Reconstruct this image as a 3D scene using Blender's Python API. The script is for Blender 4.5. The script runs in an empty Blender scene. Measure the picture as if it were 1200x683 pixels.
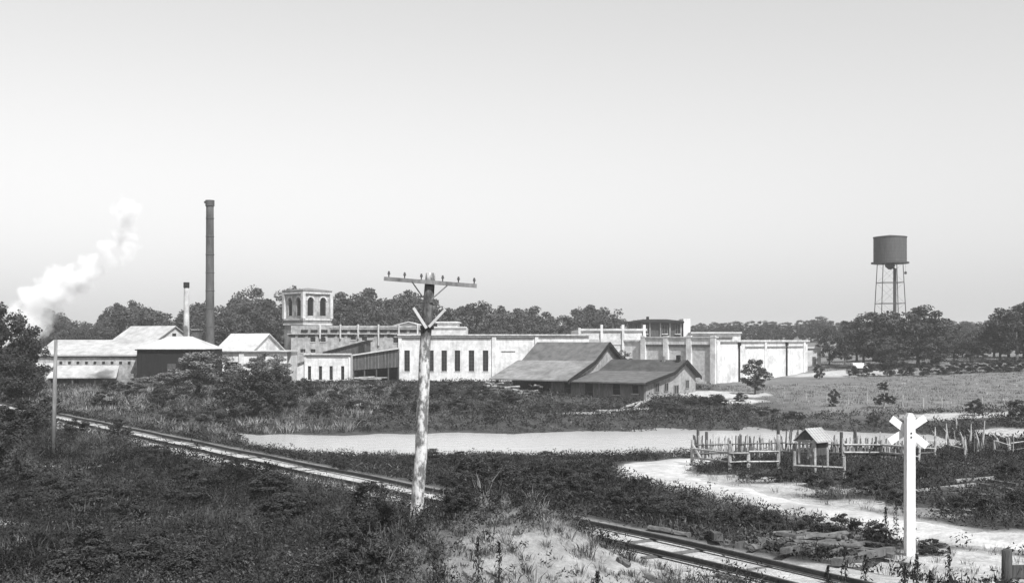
import bpy, math, random
import numpy as np
from mathutils import Vector, Matrix

random.seed(7); RNG = np.random.default_rng(11)
scene = bpy.context.scene
C = scene.collection
R = math.radians

# ------------------------------------------------------------------ camera, sky, sun, exposure
F = 1287.0            # focal length in photo pixels (photo 1200 px wide)
HOR = 400.0           # photo row of the horizon
CZ = 7.4              # camera height
cam_d = bpy.data.cameras.new('camera'); cam = bpy.data.objects.new('camera', cam_d); C.objects.link(cam)
cam.location = (0, 0, CZ); cam.rotation_euler = (R(90), 0, 0)
cam_d.sensor_fit = 'HORIZONTAL'; cam_d.sensor_width = 36.0; cam_d.lens = 36.0 * F / 1200.0
cam_d.shift_y = (HOR - 341.5) / 1200.0
cam_d.clip_start = 0.5; cam_d.clip_end = 6000
scene.camera = cam

SUN_EL, SUN_AZ = 50.0, 150.0      # azimuth clockwise from +Y (the view direction): behind the camera, to the right
world = bpy.data.worlds.new('World'); scene.world = world; world.use_nodes = True
wn = world.node_tree; wn.nodes.clear()
sky = wn.nodes.new('ShaderNodeTexSky'); sky.sky_type = 'NISHITA'; sky.sun_disc = False
sky.sun_elevation = R(SUN_EL); sky.sun_rotation = R(SUN_AZ)
sky.air_density = 1.45; sky.dust_density = 0.15; sky.ozone_density = 1.0; sky.altitude = 0
bw = wn.nodes.new('ShaderNodeSeparateColor')          # a blue-sensitive black-and-white plate: it sees the sky's blue, as grey
bg = wn.nodes.new('ShaderNodeBackground'); bg.inputs['Strength'].default_value = 0.104
wo = wn.nodes.new('ShaderNodeOutputWorld')
wn.links.new(sky.outputs[0], bw.inputs[0]); wn.links.new(bw.outputs['Blue'], bg.inputs['Color']); wn.links.new(bg.outputs[0], wo.inputs['Surface'])

sun_d = bpy.data.lights.new('sun', 'SUN'); sun_d.energy = 4.8; sun_d.angle = R(0.6); sun_d.color = (1, 1, 1)
sun = bpy.data.objects.new('sun', sun_d); C.objects.link(sun)
_sd = Vector((math.sin(R(SUN_AZ)) * math.cos(R(SUN_EL)), math.cos(R(SUN_AZ)) * math.cos(R(SUN_EL)), math.sin(R(SUN_EL))))
sun.rotation_euler = (-_sd).to_track_quat('-Z', 'Y').to_euler(); sun.location = _sd * 100

scene.view_settings.view_transform = 'Standard'; scene.view_settings.look = 'None'
scene.view_settings.exposure = 0.38; scene.view_settings.gamma = 1.0
scene.view_settings.use_curve_mapping = False

# ------------------------------------------------------------------ materials (all grey: the photograph is black-and-white)
MATS = {}
def mat(name, v, amp=0.25, scale=2.0, rough=0.9, bump=0.0, bscale=None, stains=0.0, attr=None, dark=None, spec=0.3,
        stretch=(1, 1, 1), lines=None, streak=0.0):
    m = bpy.data.materials.new(name); m.use_nodes = True; nt = m.node_tree; N = nt.nodes; L = nt.links
    b = N['Principled BSDF']; b.inputs['Roughness'].default_value = rough; b.inputs['Specular IOR Level'].default_value = spec
    tc = N.new('ShaderNodeTexCoord'); mp = N.new('ShaderNodeMapping'); mp.inputs['Scale'].default_value = stretch
    L.new(tc.outputs['Object'], mp.inputs['Vector'])
    n1 = N.new('ShaderNodeTexNoise'); n1.inputs['Scale'].default_value = scale; n1.inputs['Detail'].default_value = 6; n1.inputs['Roughness'].default_value = 0.65
    L.new(mp.outputs[0], n1.inputs['Vector'])
    mr = N.new('ShaderNodeMapRange'); mr.inputs['From Min'].default_value = 0.3; mr.inputs['From Max'].default_value = 0.7
    mr.inputs['To Min'].default_value = v * (1 - amp); mr.inputs['To Max'].default_value = min(0.9, v * (1 + amp))
    L.new(n1.outputs['Fac'], mr.inputs['Value'])
    out = mr.outputs[0]
    if stains > 0:
        n2 = N.new('ShaderNodeTexNoise'); n2.inputs['Scale'].default_value = scale * 0.22; n2.inputs['Detail'].default_value = 8; n2.inputs['Roughness'].default_value = 0.7
        L.new(mp.outputs[0], n2.inputs['Vector'])
        r2 = N.new('ShaderNodeMapRange'); r2.inputs['From Min'].default_value = 0.46; r2.inputs['From Max'].default_value = 0.66
        r2.inputs['To Min'].default_value = 1.0; r2.inputs['To Max'].default_value = 1 - stains
        L.new(n2.outputs['Fac'], r2.inputs['Value'])
        mu = N.new('ShaderNodeMath'); mu.operation = 'MULTIPLY'; L.new(out, mu.inputs[0]); L.new(r2.outputs[0], mu.inputs[1]); out = mu.outputs[0]
    if streak > 0:   # run-off streaks and blotched limewash
        ms = N.new('ShaderNodeMapping'); ms.inputs['Scale'].default_value = (1.3, 1.3, 0.16); L.new(tc.outputs['Object'], ms.inputs['Vector'])
        ns = N.new('ShaderNodeTexNoise'); ns.inputs['Scale'].default_value = 1.6; ns.inputs['Detail'].default_value = 8; ns.inputs['Roughness'].default_value = 0.75; L.new(ms.outputs[0], ns.inputs['Vector'])
        rs = N.new('ShaderNodeMapRange'); rs.inputs['From Min'].default_value = 0.45; rs.inputs['From Max'].default_value = 0.68; rs.inputs['To Min'].default_value = 1.0; rs.inputs['To Max'].default_value = 1 - streak
        L.new(ns.outputs['Fac'], rs.inputs['Value'])
        mu = N.new('ShaderNodeMath'); mu.operation = 'MULTIPLY'; L.new(out, mu.inputs[0]); L.new(rs.outputs[0], mu.inputs[1]); out = mu.outputs[0]
    if lines:     # fine courses: (axis, scale, depth)
        w = N.new('ShaderNodeTexWave'); w.bands_direction = lines[0]; w.inputs['Scale'].default_value = lines[1]; w.inputs['Distortion'].default_value = 0.6
        w.inputs['Detail'].default_value = 2
        L.new(tc.outputs['Object'], w.inputs['Vector'])
        r3 = N.new('ShaderNodeMapRange'); r3.inputs['To Min'].default_value = 1 - lines[2]; r3.inputs['To Max'].default_value = 1.0; L.new(w.outputs['Fac'], r3.inputs['Value'])
        mu = N.new('ShaderNodeMath'); mu.operation = 'MULTIPLY'; L.new(out, mu.inputs[0]); L.new(r3.outputs[0], mu.inputs[1]); out = mu.outputs[0]
    if attr:
        a = N.new('ShaderNodeAttribute'); a.attribute_name = attr
        mu = N.new('ShaderNodeMath'); mu.operation = 'MULTIPLY'; L.new(out, mu.inputs[0]); L.new(a.outputs['Fac'], mu.inputs[1]); out = mu.outputs[0]
    L.new(out, b.inputs['Base Color'])
    if bump > 0:
        nb = N.new('ShaderNodeTexNoise'); nb.inputs['Scale'].default_value = bscale or scale * 3; nb.inputs['Detail'].default_value = 5
        L.new(mp.outputs[0], nb.inputs['Vector'])
        bp = N.new('ShaderNodeBump'); bp.inputs['Strength'].default_value = bump; bp.inputs['Distance'].default_value = 0.1
        L.new(nb.outputs['Fac'], bp.inputs['Height']); L.new(bp.outputs[0], b.inputs['Normal'])
    MATS[name] = m
    return m

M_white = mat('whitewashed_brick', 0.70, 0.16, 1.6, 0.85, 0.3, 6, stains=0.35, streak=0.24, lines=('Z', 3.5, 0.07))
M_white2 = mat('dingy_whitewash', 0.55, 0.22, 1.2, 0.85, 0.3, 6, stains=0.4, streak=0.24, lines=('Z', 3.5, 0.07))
M_brick = mat('weathered_brick', 0.27, 0.45, 1.5, 0.9, 0.3, 8, stains=0.45, streak=0.3)
M_bricklt = mat('pale_brick', 0.37, 0.4, 1.4, 0.9, 0.3, 8, stains=0.4, streak=0.3)
M_brickp = mat('brick_panel', 0.52, 0.30, 1.8, 0.9, 0.3, 8, stains=0.2)
M_pil = mat('pale_pilaster', 0.55, 0.25, 2, 0.85, 0.1, 6, stains=0.35, streak=0.3)
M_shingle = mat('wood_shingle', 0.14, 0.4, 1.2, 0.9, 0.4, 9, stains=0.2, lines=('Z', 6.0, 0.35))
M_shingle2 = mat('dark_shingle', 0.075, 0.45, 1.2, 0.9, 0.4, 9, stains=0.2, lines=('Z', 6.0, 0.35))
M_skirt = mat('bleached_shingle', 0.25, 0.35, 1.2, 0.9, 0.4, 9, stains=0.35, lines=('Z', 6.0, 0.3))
M_board = mat('pale_weatherboard', 0.34, 0.35, 2.0, 0.9, 0.3, 8, stains=0.35, lines=('Z', 9.0, 0.3))
M_tin = mat('light_tin_roof', 0.55, 0.2, 1.0, 0.6, 0.1, 4, stains=0.25, lines=('X', 2.2, 0.12))
M_tin2 = mat('pale_board_roof', 0.44, 0.25, 1.0, 0.7, 0.1, 4, stains=0.3, lines=('X', 2.2, 0.15))
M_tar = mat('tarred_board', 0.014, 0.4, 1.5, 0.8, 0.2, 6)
M_wood = mat('grey_board', 0.20, 0.4, 2.0, 0.9, 0.3, 8, stains=0.35, stretch=(4, 4, 0.6))
M_darkwood = mat('dark_board', 0.075, 0.5, 2.0, 0.9, 0.3, 8, stains=0.3, stretch=(4, 4, 0.6))
M_trim = mat('pale_trim', 0.6, 0.15, 2, 0.8)
M_glass = mat('dark_pane', 0.02, 0.3, 1, 0.25, spec=0.5)
M_iron = mat('sooty_iron', 0.085, 0.4, 1.2, 0.75, 0.1, 5, stains=0.4, stretch=(1, 1, 0.3))
M_tank = mat('tank_staves', 0.085, 0.3, 1.5, 0.8, 0.1, 5, stains=0.2, stretch=(4, 4, 0.3))
M_steel = mat('dark_steel', 0.06, 0.3, 3, 0.6)
M_rail = mat('rusty_rail', 0.05, 0.4, 4, 0.6, 0.1)
M_tie = mat('weathered_tie', 0.12, 0.5, 3, 0.95, 0.4, 10, stains=0.4)
M_timber = mat('bleached_timber', 0.30, 0.5, 2.2, 0.95, 0.5, 12, stains=0.5)
M_fencewood = mat('silvered_wood', 0.38, 0.4, 3, 0.95, 0.4, 12, stains=0.45)
M_sign = mat('white_sign_paint', 0.80, 0.10, 5, 0.75, 0.35, 14, stains=0.2, streak=0.22, stretch=(3, 3, .5))
M_leaf = mat('leaf', 0.075, 0.35, 0.6, 0.9, attr='tone', spec=0.15)
M_leafd = mat('leaf_dark', 0.05, 0.35, 0.6, 0.9, attr='tone', spec=0.15)
M_leafp = mat('leaf_pale', 0.17, 0.35, 0.6, 0.9, attr='tone', spec=0.15)
M_bark = mat('bark', 0.09, 0.4, 4, 0.95, 0.5, 12)
M_weed = mat('weed', 0.035, 0.9, 0.35, 0.9, attr='tone', spec=0.15)
M_dry = mat('dry_grass', 0.26, 0.4, 0.5, 0.9, attr='tone', spec=0.15)

# ------------------------------------------------------------------ mesh helpers
class MB:
    def __init__(s): s.v = []; s.f = []
    def add(s, vs, fs):
        o = len(s.v); s.v += [tuple(p) for p in vs]; s.f += [tuple(i + o for i in f) for f in fs]; return s
    def box(s, x0, x1, y0, y1, z0, z1):
        return s.add([(x0,y0,z0),(x1,y0,z0),(x1,y1,z0),(x0,y1,z0),(x0,y0,z1),(x1,y0,z1),(x1,y1,z1),(x0,y1,z1)],
                     [(0,3,2,1),(4,5,6,7),(0,1,5,4),(1,2,6,5),(2,3,7,6),(3,0,4,7)])
    def hexa(s, b, t):   # 4 bottom points, 4 top points (counter-clockwise from above)
        return s.add(list(b) + list(t), [(0,3,2,1),(4,5,6,7),(0,1,5,4),(1,2,6,5),(2,3,7,6),(3,0,4,7)])
    def slab(s, q, th):  # thick sheet from a quad/polygon, thickness downwards
        n = len(q); b = [(p[0], p[1], p[2] - th) for p in q]
        fs = [tuple(range(n)), tuple(range(2*n-1, n-1, -1))] + [(i, i+n, (i+1) % n + n, (i+1) % n) for i in range(n)]
        return s.add(list(q) + b, fs)
    def prism(s, prof, y0, y1):   # profile of (x,z) extruded along y
        n = len(prof)
        vs = [(p[0], y0, p[1]) for p in prof] + [(p[0], y1, p[1]) for p in prof]
        return s.add(vs, [tuple(range(n)), tuple(range(2*n-1, n-1, -1))] + [(i, i+n, (i+1) % n + n, (i+1) % n) for i in range(n)])
    def tube(s, p0, p1, r0, r1, n=8, cap=True):
        p0 = Vector(p0); p1 = Vector(p1); d = (p1 - p0).normalized()
        a = d.orthogonal().normalized(); b = d.cross(a); vs = []
        for p, r in ((p0, r0), (p1, r1)):
            for k in range(n):
                t = 2 * math.pi * k / n; vs.append(p + a * (r * math.cos(t)) + b * (r * math.sin(t)))
        fs = [(k, (k+1) % n, (k+1) % n + n, k + n) for k in range(n)]
        if cap: fs += [tuple(range(n-1, -1, -1)), tuple(range(n, 2*n))]
        return s.add(vs, fs)
    def lathe(s, prof, n=24, c=(0, 0)):   # (r,z) list
        vs = []; m = len(prof)
        for r, z in prof:
            for k in range(n):
                t = 2 * math.pi * k / n; vs.append((c[0] + r * math.cos(t), c[1] + r * math.sin(t), z))
        fs = [(i*n+k, i*n+(k+1) % n, (i+1)*n+(k+1) % n, (i+1)*n+k) for i in range(m-1) for k in range(n)]
        fs += [tuple(range(n-1, -1, -1)), tuple(range((m-1)*n, m*n))]
        return s.add(vs, fs)
    def build(s, name, m, parent=None, smooth=False):
        me = bpy.data.meshes.new(name); me.from_pydata(s.v, [], s.f); me.update()
        if m: me.materials.append(m)
        if smooth: me.polygons.foreach_set('use_smooth', [True] * len(me.polygons))
        o = bpy.data.objects.new(name, me); C.objects.link(o)
        if parent: o.parent = parent
        return o

def tag(o, label=None, cat=None, group=None, kind=None):
    if label: o['label'] = label
    if cat: o['category'] = cat
    if group: o['group'] = group
    if kind: o['kind'] = kind
    return o
def thing(name, label, cat, loc=(0, 0, 0), rz=0.0, group=None):
    o = bpy.data.objects.new(name, None); C.objects.link(o); o.empty_display_size = 0.3
    o.location = loc; o.rotation_euler = (0, 0, rz)
    return tag(o, label, cat, group)
def inst(name, me, parent=None, loc=(0, 0, 0), rot=(0, 0, 0), sc=(1, 1, 1)):
    o = bpy.data.objects.new(name, me); C.objects.link(o); o.parent = parent
    o.location = loc; o.rotation_euler = rot; o.scale = sc
    return o

# ------------------------------------------------------------------ terrain function
def px2(px, py, z):       # photo pixel -> plan point on the level z
    d = (CZ - z) * F / (py - HOR); return ((px - 600) / F * d, d)
WZ = -0.8
POND = np.array([px2(a, b, WZ) for a, b in [(262,506),(285,520),(325,532),(390,537),(470,540),(560,538),(640,540),(700,538),(800,535),(1000,534),(1100,530),(1140,520),(1090,509),
                 (1000,506),(950,503),(915,505),(885,501),(860,504),(820,504),(780,502),(735,506),(700,505),(640,507),(600,509),(540,506),(480,509),(450,508),(400,510),(340,509),(300,510)]])
def polydist(x, y, P, closed=False):
    x = np.asarray(x, float); y = np.asarray(y, float); best = np.full(x.shape, 1e9); sgn = np.zeros(x.shape); tt = np.zeros(x.shape)
    inside = np.zeros(x.shape, bool); n = len(P); acc = 0.0
    for i in range(n if closed else n - 1):
        ax, ay = P[i]; bx, by = P[(i + 1) % n]; dx, dy = bx - ax, by - ay; L = math.hypot(dx, dy)
        t = np.clip(((x - ax) * dx + (y - ay) * dy) / (L * L), 0, 1)
        d = np.hypot(x - ax - t * dx, y - ay - t * dy)
        cr = (dx * (y - ay) - dy * (x - ax)) / L
        up = d < best; best = np.where(up, d, best); sgn = np.where(up, np.sign(cr), sgn); tt = np.where(up, acc + t * L, tt); acc += L
        if closed:
            c = ((ay > y) != (by > y)); xi = ax + (y - ay) / (by - ay if by != ay else 1e-9) * dx
            inside ^= c & (x < xi)
    if closed: return np.where(inside, -best, best)
    return best, sgn, tt
def catmull(P, n=8):
    P = [np.array(p, float) for p in P]; P = [2*P[0]-P[1]] + P + [2*P[-1]-P[-2]]; out = []
    for i in range(1, len(P) - 2):
        for k in range(n):
            t = k / n; a, b, c, d = P[i-1:i+3]
            out.append(0.5*((2*b)+(-a+c)*t+(2*a-5*b+4*c-d)*t*t+(-a+3*b-3*c+d)*t**3))
    out.append(P[-2]); return np.array(out)
TRACK = catmull([(-66,123.5),(-48,99.3),(-30.2,75.5),(-14.6,54.4),(-4.0,40.2),(1.25,33.0),(5.9,26.2),(9.4,20.4),(14,11)], 8)
def sst(t): t = np.clip(t, 0, 1); return t * t * (3 - 2 * t)
def hnoise(x, y):
    return (np.sin(x*0.9+1.3*np.sin(y*0.31))*np.cos(y*0.77+x*0.23) + 0.6*np.sin(x*2.1+y*1.3+2)*np.cos(y*1.9-x*0.7) + 0.35*np.sin(x*4.3-y*3.1)*np.sin(y*4.7+1)) / 1.95
MOUND = [(-0.55, 27.4, 2.75, 2.8, 2.05), (1.2, 24.5, 2.8, 2.4, 0.35), (-2.2, 23.5, 2.6, 3.4, 0.45)]
def hgt(x, y):
    x = np.asarray(x, float); y = np.asarray(y, float)
    sd = polydist(x, y, POND, True) + 0.9 * hnoise(x * .45, y * .7) + 0.35 * hnoise(x * 1.7, y * 2.1)
    z = np.where(sd > 0, WZ + 1.85 * (1 - np.exp(-np.maximum(sd, 0) / 13.0)), WZ - 1.3 * (1 - np.exp(np.minimum(sd, 0) / 4.0)))
    z = z + 1.7 * sst((y - 135) / 80) * sst((x - 28) / 35)
    z = z - 0.75 * np.exp(-((x - 9) / 17) ** 2 - ((y - 118) / 11) ** 2)        # the bank dips before the warehouses
    z = np.where(sd > .6, np.maximum(z, WZ + .12), z)
    z = z + 1.6 * sst((y - 125) / 65) * sst((x - 42) / 50)
    z = z + 6.0 * sst((y - 225) / 220)
    b, sg, _ = polydist(x, y, TRACK)
    s = b * sg                                   # + on the far side of the track
    near = np.where(s < 0, sst((b - 1.0) / 6), 0)
    z = z * (1 - near) + near * (1.35 + 0.012 * np.clip(y - 25, 0, 60) * -0.3)
    w = 1 - sst((b - 1.7) / 4.5)
    z = z * (1 - w) + w * 1.88
    for mx, my, rx, ry, mh in MOUND:
        z = z + mh * np.exp(-((x - mx) / rx) ** 2 - ((y - my) / ry) ** 2) * (1 - sst(1 - (b - 1.3) / 2.2)) * (s < 0)
    z = z + np.where((s < 0) & (y > 18), 0.22, 0.13) * hnoise(x, y) * sst((b - 1.6) / 2) * np.where(sd > 0, sst(sd / 4), 1)
    return np.maximum(z, 5.6 - 0.21 * y)
def H(x, y): return float(hgt(np.array([x]), np.array([y]))[0])
_T = np.concatenate([np.arange(12, 120, 0.15), np.arange(120, 420, 0.5)])
def G(px, py):           # photo pixel -> first point of the ground on that sight line
    x = (px - 600) / F * _T; zr = CZ - (py - HOR) / F * _T
    i = np.nonzero(hgt(x, _T) >= zr)[0]
    k = i[0] if len(i) else len(_T) - 1
    return Vector((x[k], _T[k], H(x[k], _T[k])))
def GX(px, d): x = (px - 600) / F * d; return Vector((x, d, H(x, d)))
def PZ(py, d): return CZ - (py - HOR) / F * d
def PX(px, d): return (px - 600) / F * d

ROAD = catmull([G(*p).xy for p in [(1330,636),(1200,633),(1110,629),(1040,612),(960,597),(880,581),(820,569),(780,560),(763,550),(790,541),(840,535)]], 6)
RW = np.interp(np.linspace(0, 1, len(ROAD)), [0, .25, .45, .7, .78, .86, 1], [1.9, 1.6, 1.05, 1.35, 2.4, 2.2, 1.4])
SAND = []
for px, py, rx, ry, v in [(1110,665,4.5,2.6,.9),(980,675,3.5,1.6,.8),(860,672,3.0,1.4,.75),(720,668,2.0,1.4,.6),(590,640,3.0,2.8,.22),(640,675,2.4,1.6,.5),(560,605,2.0,1.6,.25),(515,645,1.6,2.2,.24),
                       (85,548,2.2,.7,.8),(97,584,1.0,.5,.8),(10,615,1.2,.5,.6),(130,505,2.2,1.4,.6),(245,530,1.8,.9,.6),(100,500,2.5,1.6,.7),(380,540,2.0,1.2,.5),(210,462,5,2,.35),(112,461,7,3,.8),(60,464,4,2,.7),(150,470,5,2.5,.45),
                       (920,572,4.0,2.2,.75),(985,592,2.4,1.4,.75),(860,560,2.5,1.8,.7),(1110,600,3,1.2,.4),(845,462,6,7,.95),(870,470,3,2.5,.9),(1130,488,7,2.5,.8),(985,437,9,6,.8),(1010,438,8,5,.6),(1185,507,2.5,5,.9)]:
    g = G(px, py); SAND.append((g.x, g.y, rx, ry, v))
def sandmask(x, y):
    b, sg, _ = polydist(x, y, TRACK); m = 1.0 - sst((b - 1.05) / 0.9)
    rd, _, _ = polydist(x, y, ROAD); m = np.maximum(m, 0.8 * (1 - sst((rd - 1.2) / 1.3)))
    for sx, sy, rx, ry, v in SAND:
        q = ((x - sx) / rx) ** 2 + ((y - sy) / ry) ** 2 + 0.35 * hnoise(x * 1.3, y * 1.3)
        m = np.maximum(m, v * (1 - sst((q - 0.5) / 0.8)))
    return m

# ------------------------------------------------------------------ ground, water, road
def axis(lo, a, b, hi, st):
    mid = np.arange(a, b, st); l = [a]; s = st
    while l[-1] > lo: s *= 1.18; l.append(l[-1] - s)
    r = [mid[-1]]; s = st
    while r[-1] < hi: s *= 1.18; r.append(r[-1] + s)
    return np.array(l[:0:-1] + list(mid) + r[1:])
ys = np.concatenate([axis(-60, 16, 60, 61, 0.3)[:-1], np.arange(60.5, 180, 0.8)]); _s = .8; _l = [180.5]
while _l[-1] < 2500: _l.append(_l[-1] + _s); _s *= 1.12
ys = np.concatenate([ys, _l]); xs = axis(-2500, -36, 40, 2500, 0.45)
XX, YY = np.meshgrid(xs, ys); ZZ = hgt(XX.ravel(), YY.ravel()); SM = sandmask(XX.ravel(), YY.ravel())
nx, ny = len(xs), len(ys)
me = bpy.data.meshes.new('ground'); me.vertices.add(nx * ny)
me.vertices.foreach_set('co', np.column_stack([XX.ravel(), YY.ravel(), ZZ]).astype(np.float32).ravel())
ii = (np.arange(ny - 1)[:, None] * nx + np.arange(nx - 1)[None, :]).ravel()
quads = np.column_stack([ii, ii + 1, ii + nx + 1, ii + nx]).astype(np.int32)
def fill(me, quads):
    n = len(quads); k = quads.shape[1]
    me.loops.add(n * k); me.polygons.add(n)
    me.loops.foreach_set('vertex_index', quads.ravel()); me.polygons.foreach_set('loop_start', np.arange(0, n * k, k, dtype=np.int32))
    me.update(calc_edges=True); me.validate()
fill(me, quads); me.polygons.foreach_set('use_smooth', np.ones(len(quads), bool))
meadow = (sst((XX.ravel() - 24) / 10) * sst((YY.ravel() - 102) / 12)) * 1.0
a = me.attributes.new('sand', 'FLOAT', 'POINT'); a.data.foreach_set('value', SM.astype(np.float32))
a = me.attributes.new('meadow', 'FLOAT', 'POINT'); a.data.foreach_set('value', meadow.astype(np.float32))
gm = bpy.data.materials.new('ground_soil'); gm.use_nodes = True; nt = gm.node_tree; N = nt.nodes; L = nt.links; b = N['Principled BSDF']
b.inputs['Roughness'].default_value = 0.95; b.inputs['Specular IOR Level'].default_value = 0.1
def nz(scale, det=6, lo=0.3, hi=0.7, a=0.0, bb=1.0):
    n = N.new('ShaderNodeTexNoise'); n.inputs['Scale'].default_value = scale; n.inputs['Detail'].default_value = det; n.inputs['Roughness'].default_value = 0.7
    L.new(gtc.outputs['Object'], n.inputs['Vector']); m = N.new('ShaderNodeMapRange')
    for k, q in zip(('From Min', 'From Max', 'To Min', 'To Max'), (lo, hi, a, bb)): m.inputs[k].default_value = q
    L.new(n.outputs['Fac'], m.inputs['Value']); return m.outputs[0]
def mth(op, p, q):
    m = N.new('ShaderNodeMath'); m.operation = op
    for i, t in enumerate((p, q)):
        if isinstance(t, (int, float)): m.inputs[i].default_value = t
        else: L.new(t, m.inputs[i])
    return m.outputs[0]
def mixv(f, p, q): return mth('ADD', mth('MULTIPLY', p, mth('SUBTRACT', 1.0, f)), mth('MULTIPLY', q, f))
gtc = N.new('ShaderNodeTexCoord')
def att(n): t = N.new('ShaderNodeAttribute'); t.attribute_name = n; return t.outputs['Fac']
soil = mth('MULTIPLY', nz(0.5, 8, a=0.035, bb=0.10), nz(5, 6, a=0.7, bb=1.3))
mead = mth('MULTIPLY', nz(0.12, 8, a=0.13, bb=0.21), nz(2.2, 8, a=0.6, bb=1.4))
sand = mth('MULTIPLY', nz(0.9, 8, a=0.42, bb=0.62), nz(7, 6, a=0.72, bb=1.2))
sm = mth('MULTIPLY', att('sand'), nz(1.6, 8, lo=0.25, hi=0.55, a=0.45, bb=1.15))
smc = N.new('ShaderNodeClamp'); L.new(sm, smc.inputs[0])
L.new(mixv(smc.outputs[0], mixv(att('meadow'), soil, mead), sand), b.inputs['Base Color'])
bp = N.new('ShaderNodeBump'); bp.inputs['Strength'].default_value = 0.7; bp.inputs['Distance'].default_value = 0.12
L.new(nz(4, 8), bp.inputs['Height']); L.new(bp.outputs[0], b.inputs['Normal'])
me.materials.append(gm)
ground = bpy.data.objects.new('ground', me); C.objects.link(ground); tag(ground, kind='structure')

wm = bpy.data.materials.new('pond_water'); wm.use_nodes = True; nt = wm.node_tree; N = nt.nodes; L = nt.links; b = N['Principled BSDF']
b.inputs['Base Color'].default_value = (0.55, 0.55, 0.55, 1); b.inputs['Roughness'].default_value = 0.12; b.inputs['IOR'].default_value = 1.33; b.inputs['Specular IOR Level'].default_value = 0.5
tc = N.new('ShaderNodeTexCoord'); n1 = N.new('ShaderNodeTexNoise'); n1.inputs['Scale'].default_value = 2.2; n1.inputs['Detail'].default_value = 5
mp = N.new('ShaderNodeMapping'); mp.inputs['Scale'].default_value = (0.5, 1.4, 1)
L.new(tc.outputs['Object'], mp.inputs[0]); L.new(mp.outputs[0], n1.inputs['Vector'])
bp = N.new('ShaderNodeBump'); bp.inputs['Distance'].default_value = 0.12
sp = N.new('ShaderNodeSeparateXYZ'); L.new(tc.outputs['Object'], sp.inputs[0])
n2 = N.new('ShaderNodeTexNoise'); n2.inputs['Scale'].default_value = 0.12; n2.inputs['Detail'].default_value = 3; L.new(mp.outputs[0], n2.inputs['Vector'])
ad = N.new('ShaderNodeMath'); ad.operation = 'MULTIPLY_ADD'; L.new(n2.outputs['Fac'], ad.inputs[0]); ad.inputs[1].default_value = 14.0; L.new(sp.outputs['Y'], ad.inputs[2])
wr = N.new('ShaderNodeMapRange')                 # breeze ruffles the open water; the lee of the far bank lies calm
for k_, q_ in zip(('From Min', 'From Max', 'To Min', 'To Max'), (100.0, 108.0, 0.4, 0.06)): wr.inputs[k_].default_value = q_
L.new(ad.outputs[0], wr.inputs['Value']); L.new(wr.outputs[0], bp.inputs['Strength'])
L.new(n1.outputs['Fac'], bp.inputs['Height']); L.new(bp.outputs[0], b.inputs['Normal'])
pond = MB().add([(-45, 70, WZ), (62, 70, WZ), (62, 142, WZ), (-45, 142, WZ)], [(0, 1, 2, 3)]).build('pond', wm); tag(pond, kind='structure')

rm = mat('sandy_road', 0.47, 0.25, 1.4, 0.95, 0.8, 6, stains=0.35)
mb = MB(); vs = []; fs = []; NL = 9
for i, p in enumerate(ROAD):
    t = ROAD[min(i + 1, len(ROAD) - 1)] - ROAD[max(i - 1, 0)]; t = t / np.hypot(*t); n = np.array([-t[1], t[0]])
    for k in range(NL):
        u = -1 + 2 * k / (NL - 1); wv = RW[i] * (1 + 0.16 * math.sin(i * 1.7 + u * 4))
        q = p + n * u * wv; rut = -0.03 * math.exp(-((abs(u) - 0.5) / 0.16) ** 2)
        vs.append((q[0], q[1], H(q[0], q[1]) + 0.07 + rut - 0.14 * abs(u) ** 4))
for i in range(len(ROAD) - 1):
    for k in range(NL - 1):
        o = i * NL + k; fs.append((o, o + 1, o + NL + 1, o + NL))
road = MB().add(vs, fs).build('road', rm, smooth=True); tag(road, kind='structure')

# ------------------------------------------------------------------ leaf clouds
def leaf_mesh(name, cen, size, tone, m, up=0.0, aspect=0.55, rng=RNG):
    """cen (n,3) leaf centres; size (n,), tone (n,): one four-cornered leaf each, turned at random"""
    n = len(cen); d = rng.normal(size=(n, 3)); d[:, 2] = d[:, 2] * (1 - up) + up * 1.8 * np.abs(d[:, 2]) + up * 1.2
    d /= np.linalg.norm(d, axis=1)[:, None]
    r = rng.normal(size=(n, 3)); e = np.cross(d, r); e /= np.linalg.norm(e, axis=1)[:, None] + 1e-9
    A = d * size[:, None] * 0.5; B = e * (size * aspect * 0.5)[:, None]
    v = np.stack([cen - A, cen + B - A * 0.1, cen + A, cen - B - A * 0.1], 1).reshape(-1, 3)
    me = bpy.data.meshes.new(name); me.vertices.add(4 * n); me.vertices.foreach_set('co', v.astype(np.float32).ravel())
    fill(me, np.arange(4 * n, dtype=np.int32).reshape(n, 4))
    a = me.attributes.new('tone', 'FLOAT', 'POINT'); a.data.foreach_set('value', np.repeat(tone, 4).astype(np.float32))
    me.materials.append(m); return me
def ball(n, rng=RNG):
    v = rng.normal(size=(n, 3)); v /= np.linalg.norm(v, axis=1)[:, None]; return v * (rng.random(n) ** (1 / 3))[:, None]

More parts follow.
